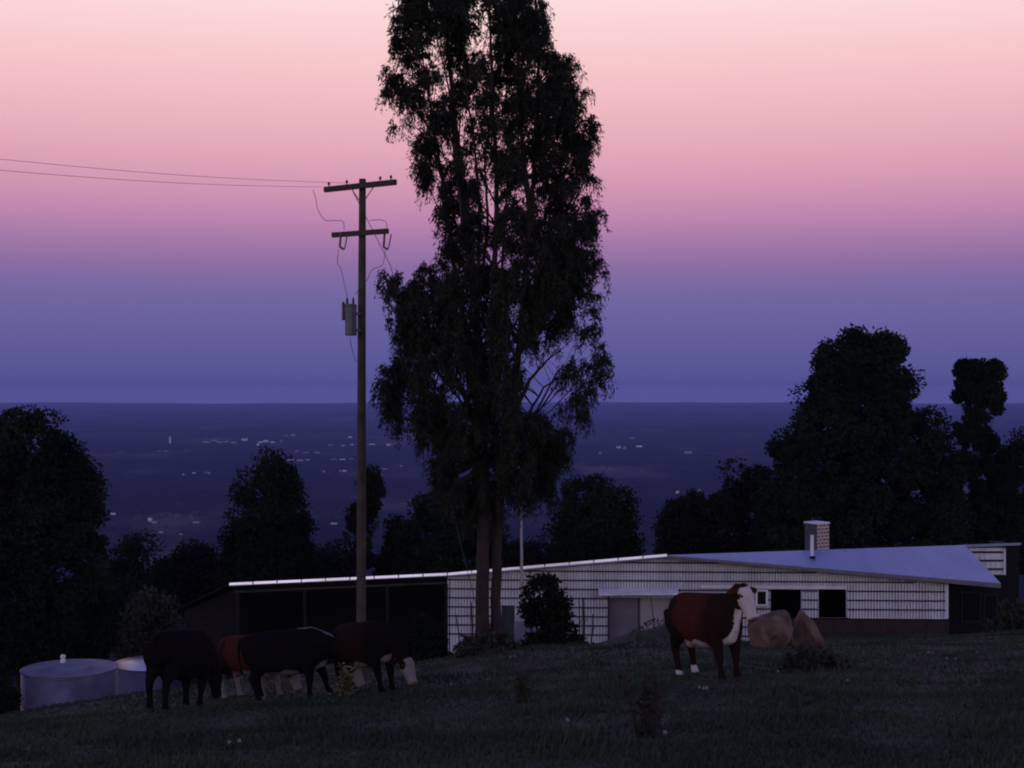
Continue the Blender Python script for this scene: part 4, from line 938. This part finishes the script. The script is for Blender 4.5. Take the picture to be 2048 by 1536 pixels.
for a in [(1412, 1380, 18.6, 'clump of pale flower heads just below the red cow', 4), (1310, 1405, 18, 'pale flower head left of the thistle-like weed', 2), (1695, 1378, 19.5, 'single pale flower head in the pasture below the boulders', 1),
          (1862, 1305, 27, 'pale flower heads in the pasture under the shed plinth', 3), (1900, 1325, 25, 'pale tuft of flower heads near the right edge', 2), (1025, 1322, 31, 'pale flower head just right of the gum trunk foot', 2),
          (903, 1378, 22.5, 'lone pale flower head right of the grazing herd', 1), (1330, 1484, 13.4, 'pale flower head near the lower edge, beside the big thistle-like weed', 1), (1555, 1352, 22, 'pale weed head between the red cow and the boulders', 1),
          (462, 1482, 14, 'pale grass head in the near pasture below the red-brown grazing cow', 2), (1150, 1452, 15.5, 'pale flower head left of the thistle-like weed, low in the photo', 2)]: flower(*a)

# ------------------------------------------------------------------ far buildings on the plain
ORD = 'first second third fourth fifth sixth seventh eighth ninth tenth eleventh twelfth thirteenth fourteenth fifteenth sixteenth'.split()
TOWN = [('in the bright upper row of the far town', [(412,884,14,3),(428,881,12,3),(440,884,12,4),(453,883,8,3),(467,885,11,3),(489,879,12,4),(516,889,5,5),(521,884,8,3),(531,882,10,4),(545,884,8,3),(563,882,5,3)]),
        ('in the faint strip above the far town', [(572,871,8,2),(586,870,8,2),(700,874,8,3),(820,868,16,3),(838,868,6,3)]),
        ('in the second row of the far town', [(570,904,8,3),(593,902,6,2),(612,905,10,3),(634,905,10,4),(660,890,10,2),(686,891,8,3),(704,889,6,2)]),
        ('in the long row left of the pole', [(580,920,14,3),(600,921,12,3),(615,920,8,3),(667,919,14,3),(685,919,12,3),(702,918,8,3)]),
        ('between pole and gum tree', [(744,888,12,2),(777,889,9,3),(770,938,10,2),(803,932,5,3)]),
        ('in the thin row below the pale tower', [(240,904,10,2),(318,903,8,2),(332,903,10,2),(366,949,5,3),(388,946,6,3),(414,946,12,5)]),
        ('in the lowest row beside the pole', [(640,943,5,5),(648,943,4,5),(680,942,5,3),(689,942,8,4)]),
        ('at the foot of the hill', [(226,1028,9,5),(300,1040,7,9),(309,1045,9,6),(322,1065,6,4),(362,1069,5,3),(392,1045,12,5),(668,1047,12,4)]),
        ('far off right of the gum tree', [(1200,905,4,3),(1237,894,9,3),(1249,895,6,4),(1264,876,10,2),(1278,892,12,3),(1376,904,14,4)]),
        ('above the low olive tree', [(1355,984,6,5),(1396,981,14,6)])]
for where, lst in TOWN:
    for i, (px, row, w, h) in enumerate(sorted(lst)):
        s = (row+h/2-768)/F; d = 298/s
        for _ in range(3): d = -H((px-1024)*d/F, d)/s
        ww, hh = w*d/F*1.0, h*d/F*.95; x = (px-1024)*d/F; z = H(x, d); dp = max(8, ww*.6)
        mb = MB(); hw_ = hh*.72
        mb.box((x, d, z+hw_/2-1), (ww, dp, hw_+2))
        a, b2 = x-ww/2-.3, x+ww/2+.3
        mb.add([(a, d-dp/2-.3, z+hw_), (b2, d-dp/2-.3, z+hw_), (b2, d+dp/2+.3, z+hw_), (a, d+dp/2+.3, z+hw_), (a, d, z+hh), (b2, d, z+hh)], [(0, 1, 5, 4), (3, 4, 5, 2), (0, 4, 3), (1, 2, 5), (0, 3, 2, 1)])
        tag(obj('far_building', mb, m_towndim if random.random() < .4 else m_town, loc=(x, d, z)), f'tiny pale building {where}, {ORD[i]} from the left', 'building', 'pale buildings far out on the plain')
s = (886-768)/F; d = 298/s; x = (340-1024)*d/F; z = H(x, d); mb = MB(); hh = 15*d/F; r = 2.0*d/F
mb.lathe((x, d, z-2), [(r, 0), (r*.9, hh*.8), (r*1.15, hh*.82), (r*1.15, hh*.95), (r*.3, hh)], 12)
tag(obj('tower', mb, m_town, loc=(x, d, z)), 'slim pale tower on the far plain, left of the town', 'tower')

# ------------------------------------------------------------------ haze
mh = bpy.data.materials.new('haze'); mh.use_nodes = True; t = mh.node_tree; t.nodes.clear()
pv = t.nodes.new('ShaderNodeVolumePrincipled'); ou = t.nodes.new('ShaderNodeOutputMaterial')
pv.inputs['Color'].default_value = (.35, .41, 1.0, 1); pv.inputs['Density'].default_value = 6.0e-5; pv.inputs['Anisotropy'].default_value = 0.0
t.links.new(pv.outputs[0], ou.inputs['Volume'])
mb = MB(); mb.box((0, 11700, -142), (36000, 23900, 322)); hz = obj('haze', mb, mh); hz['kind'] = 'stuff'
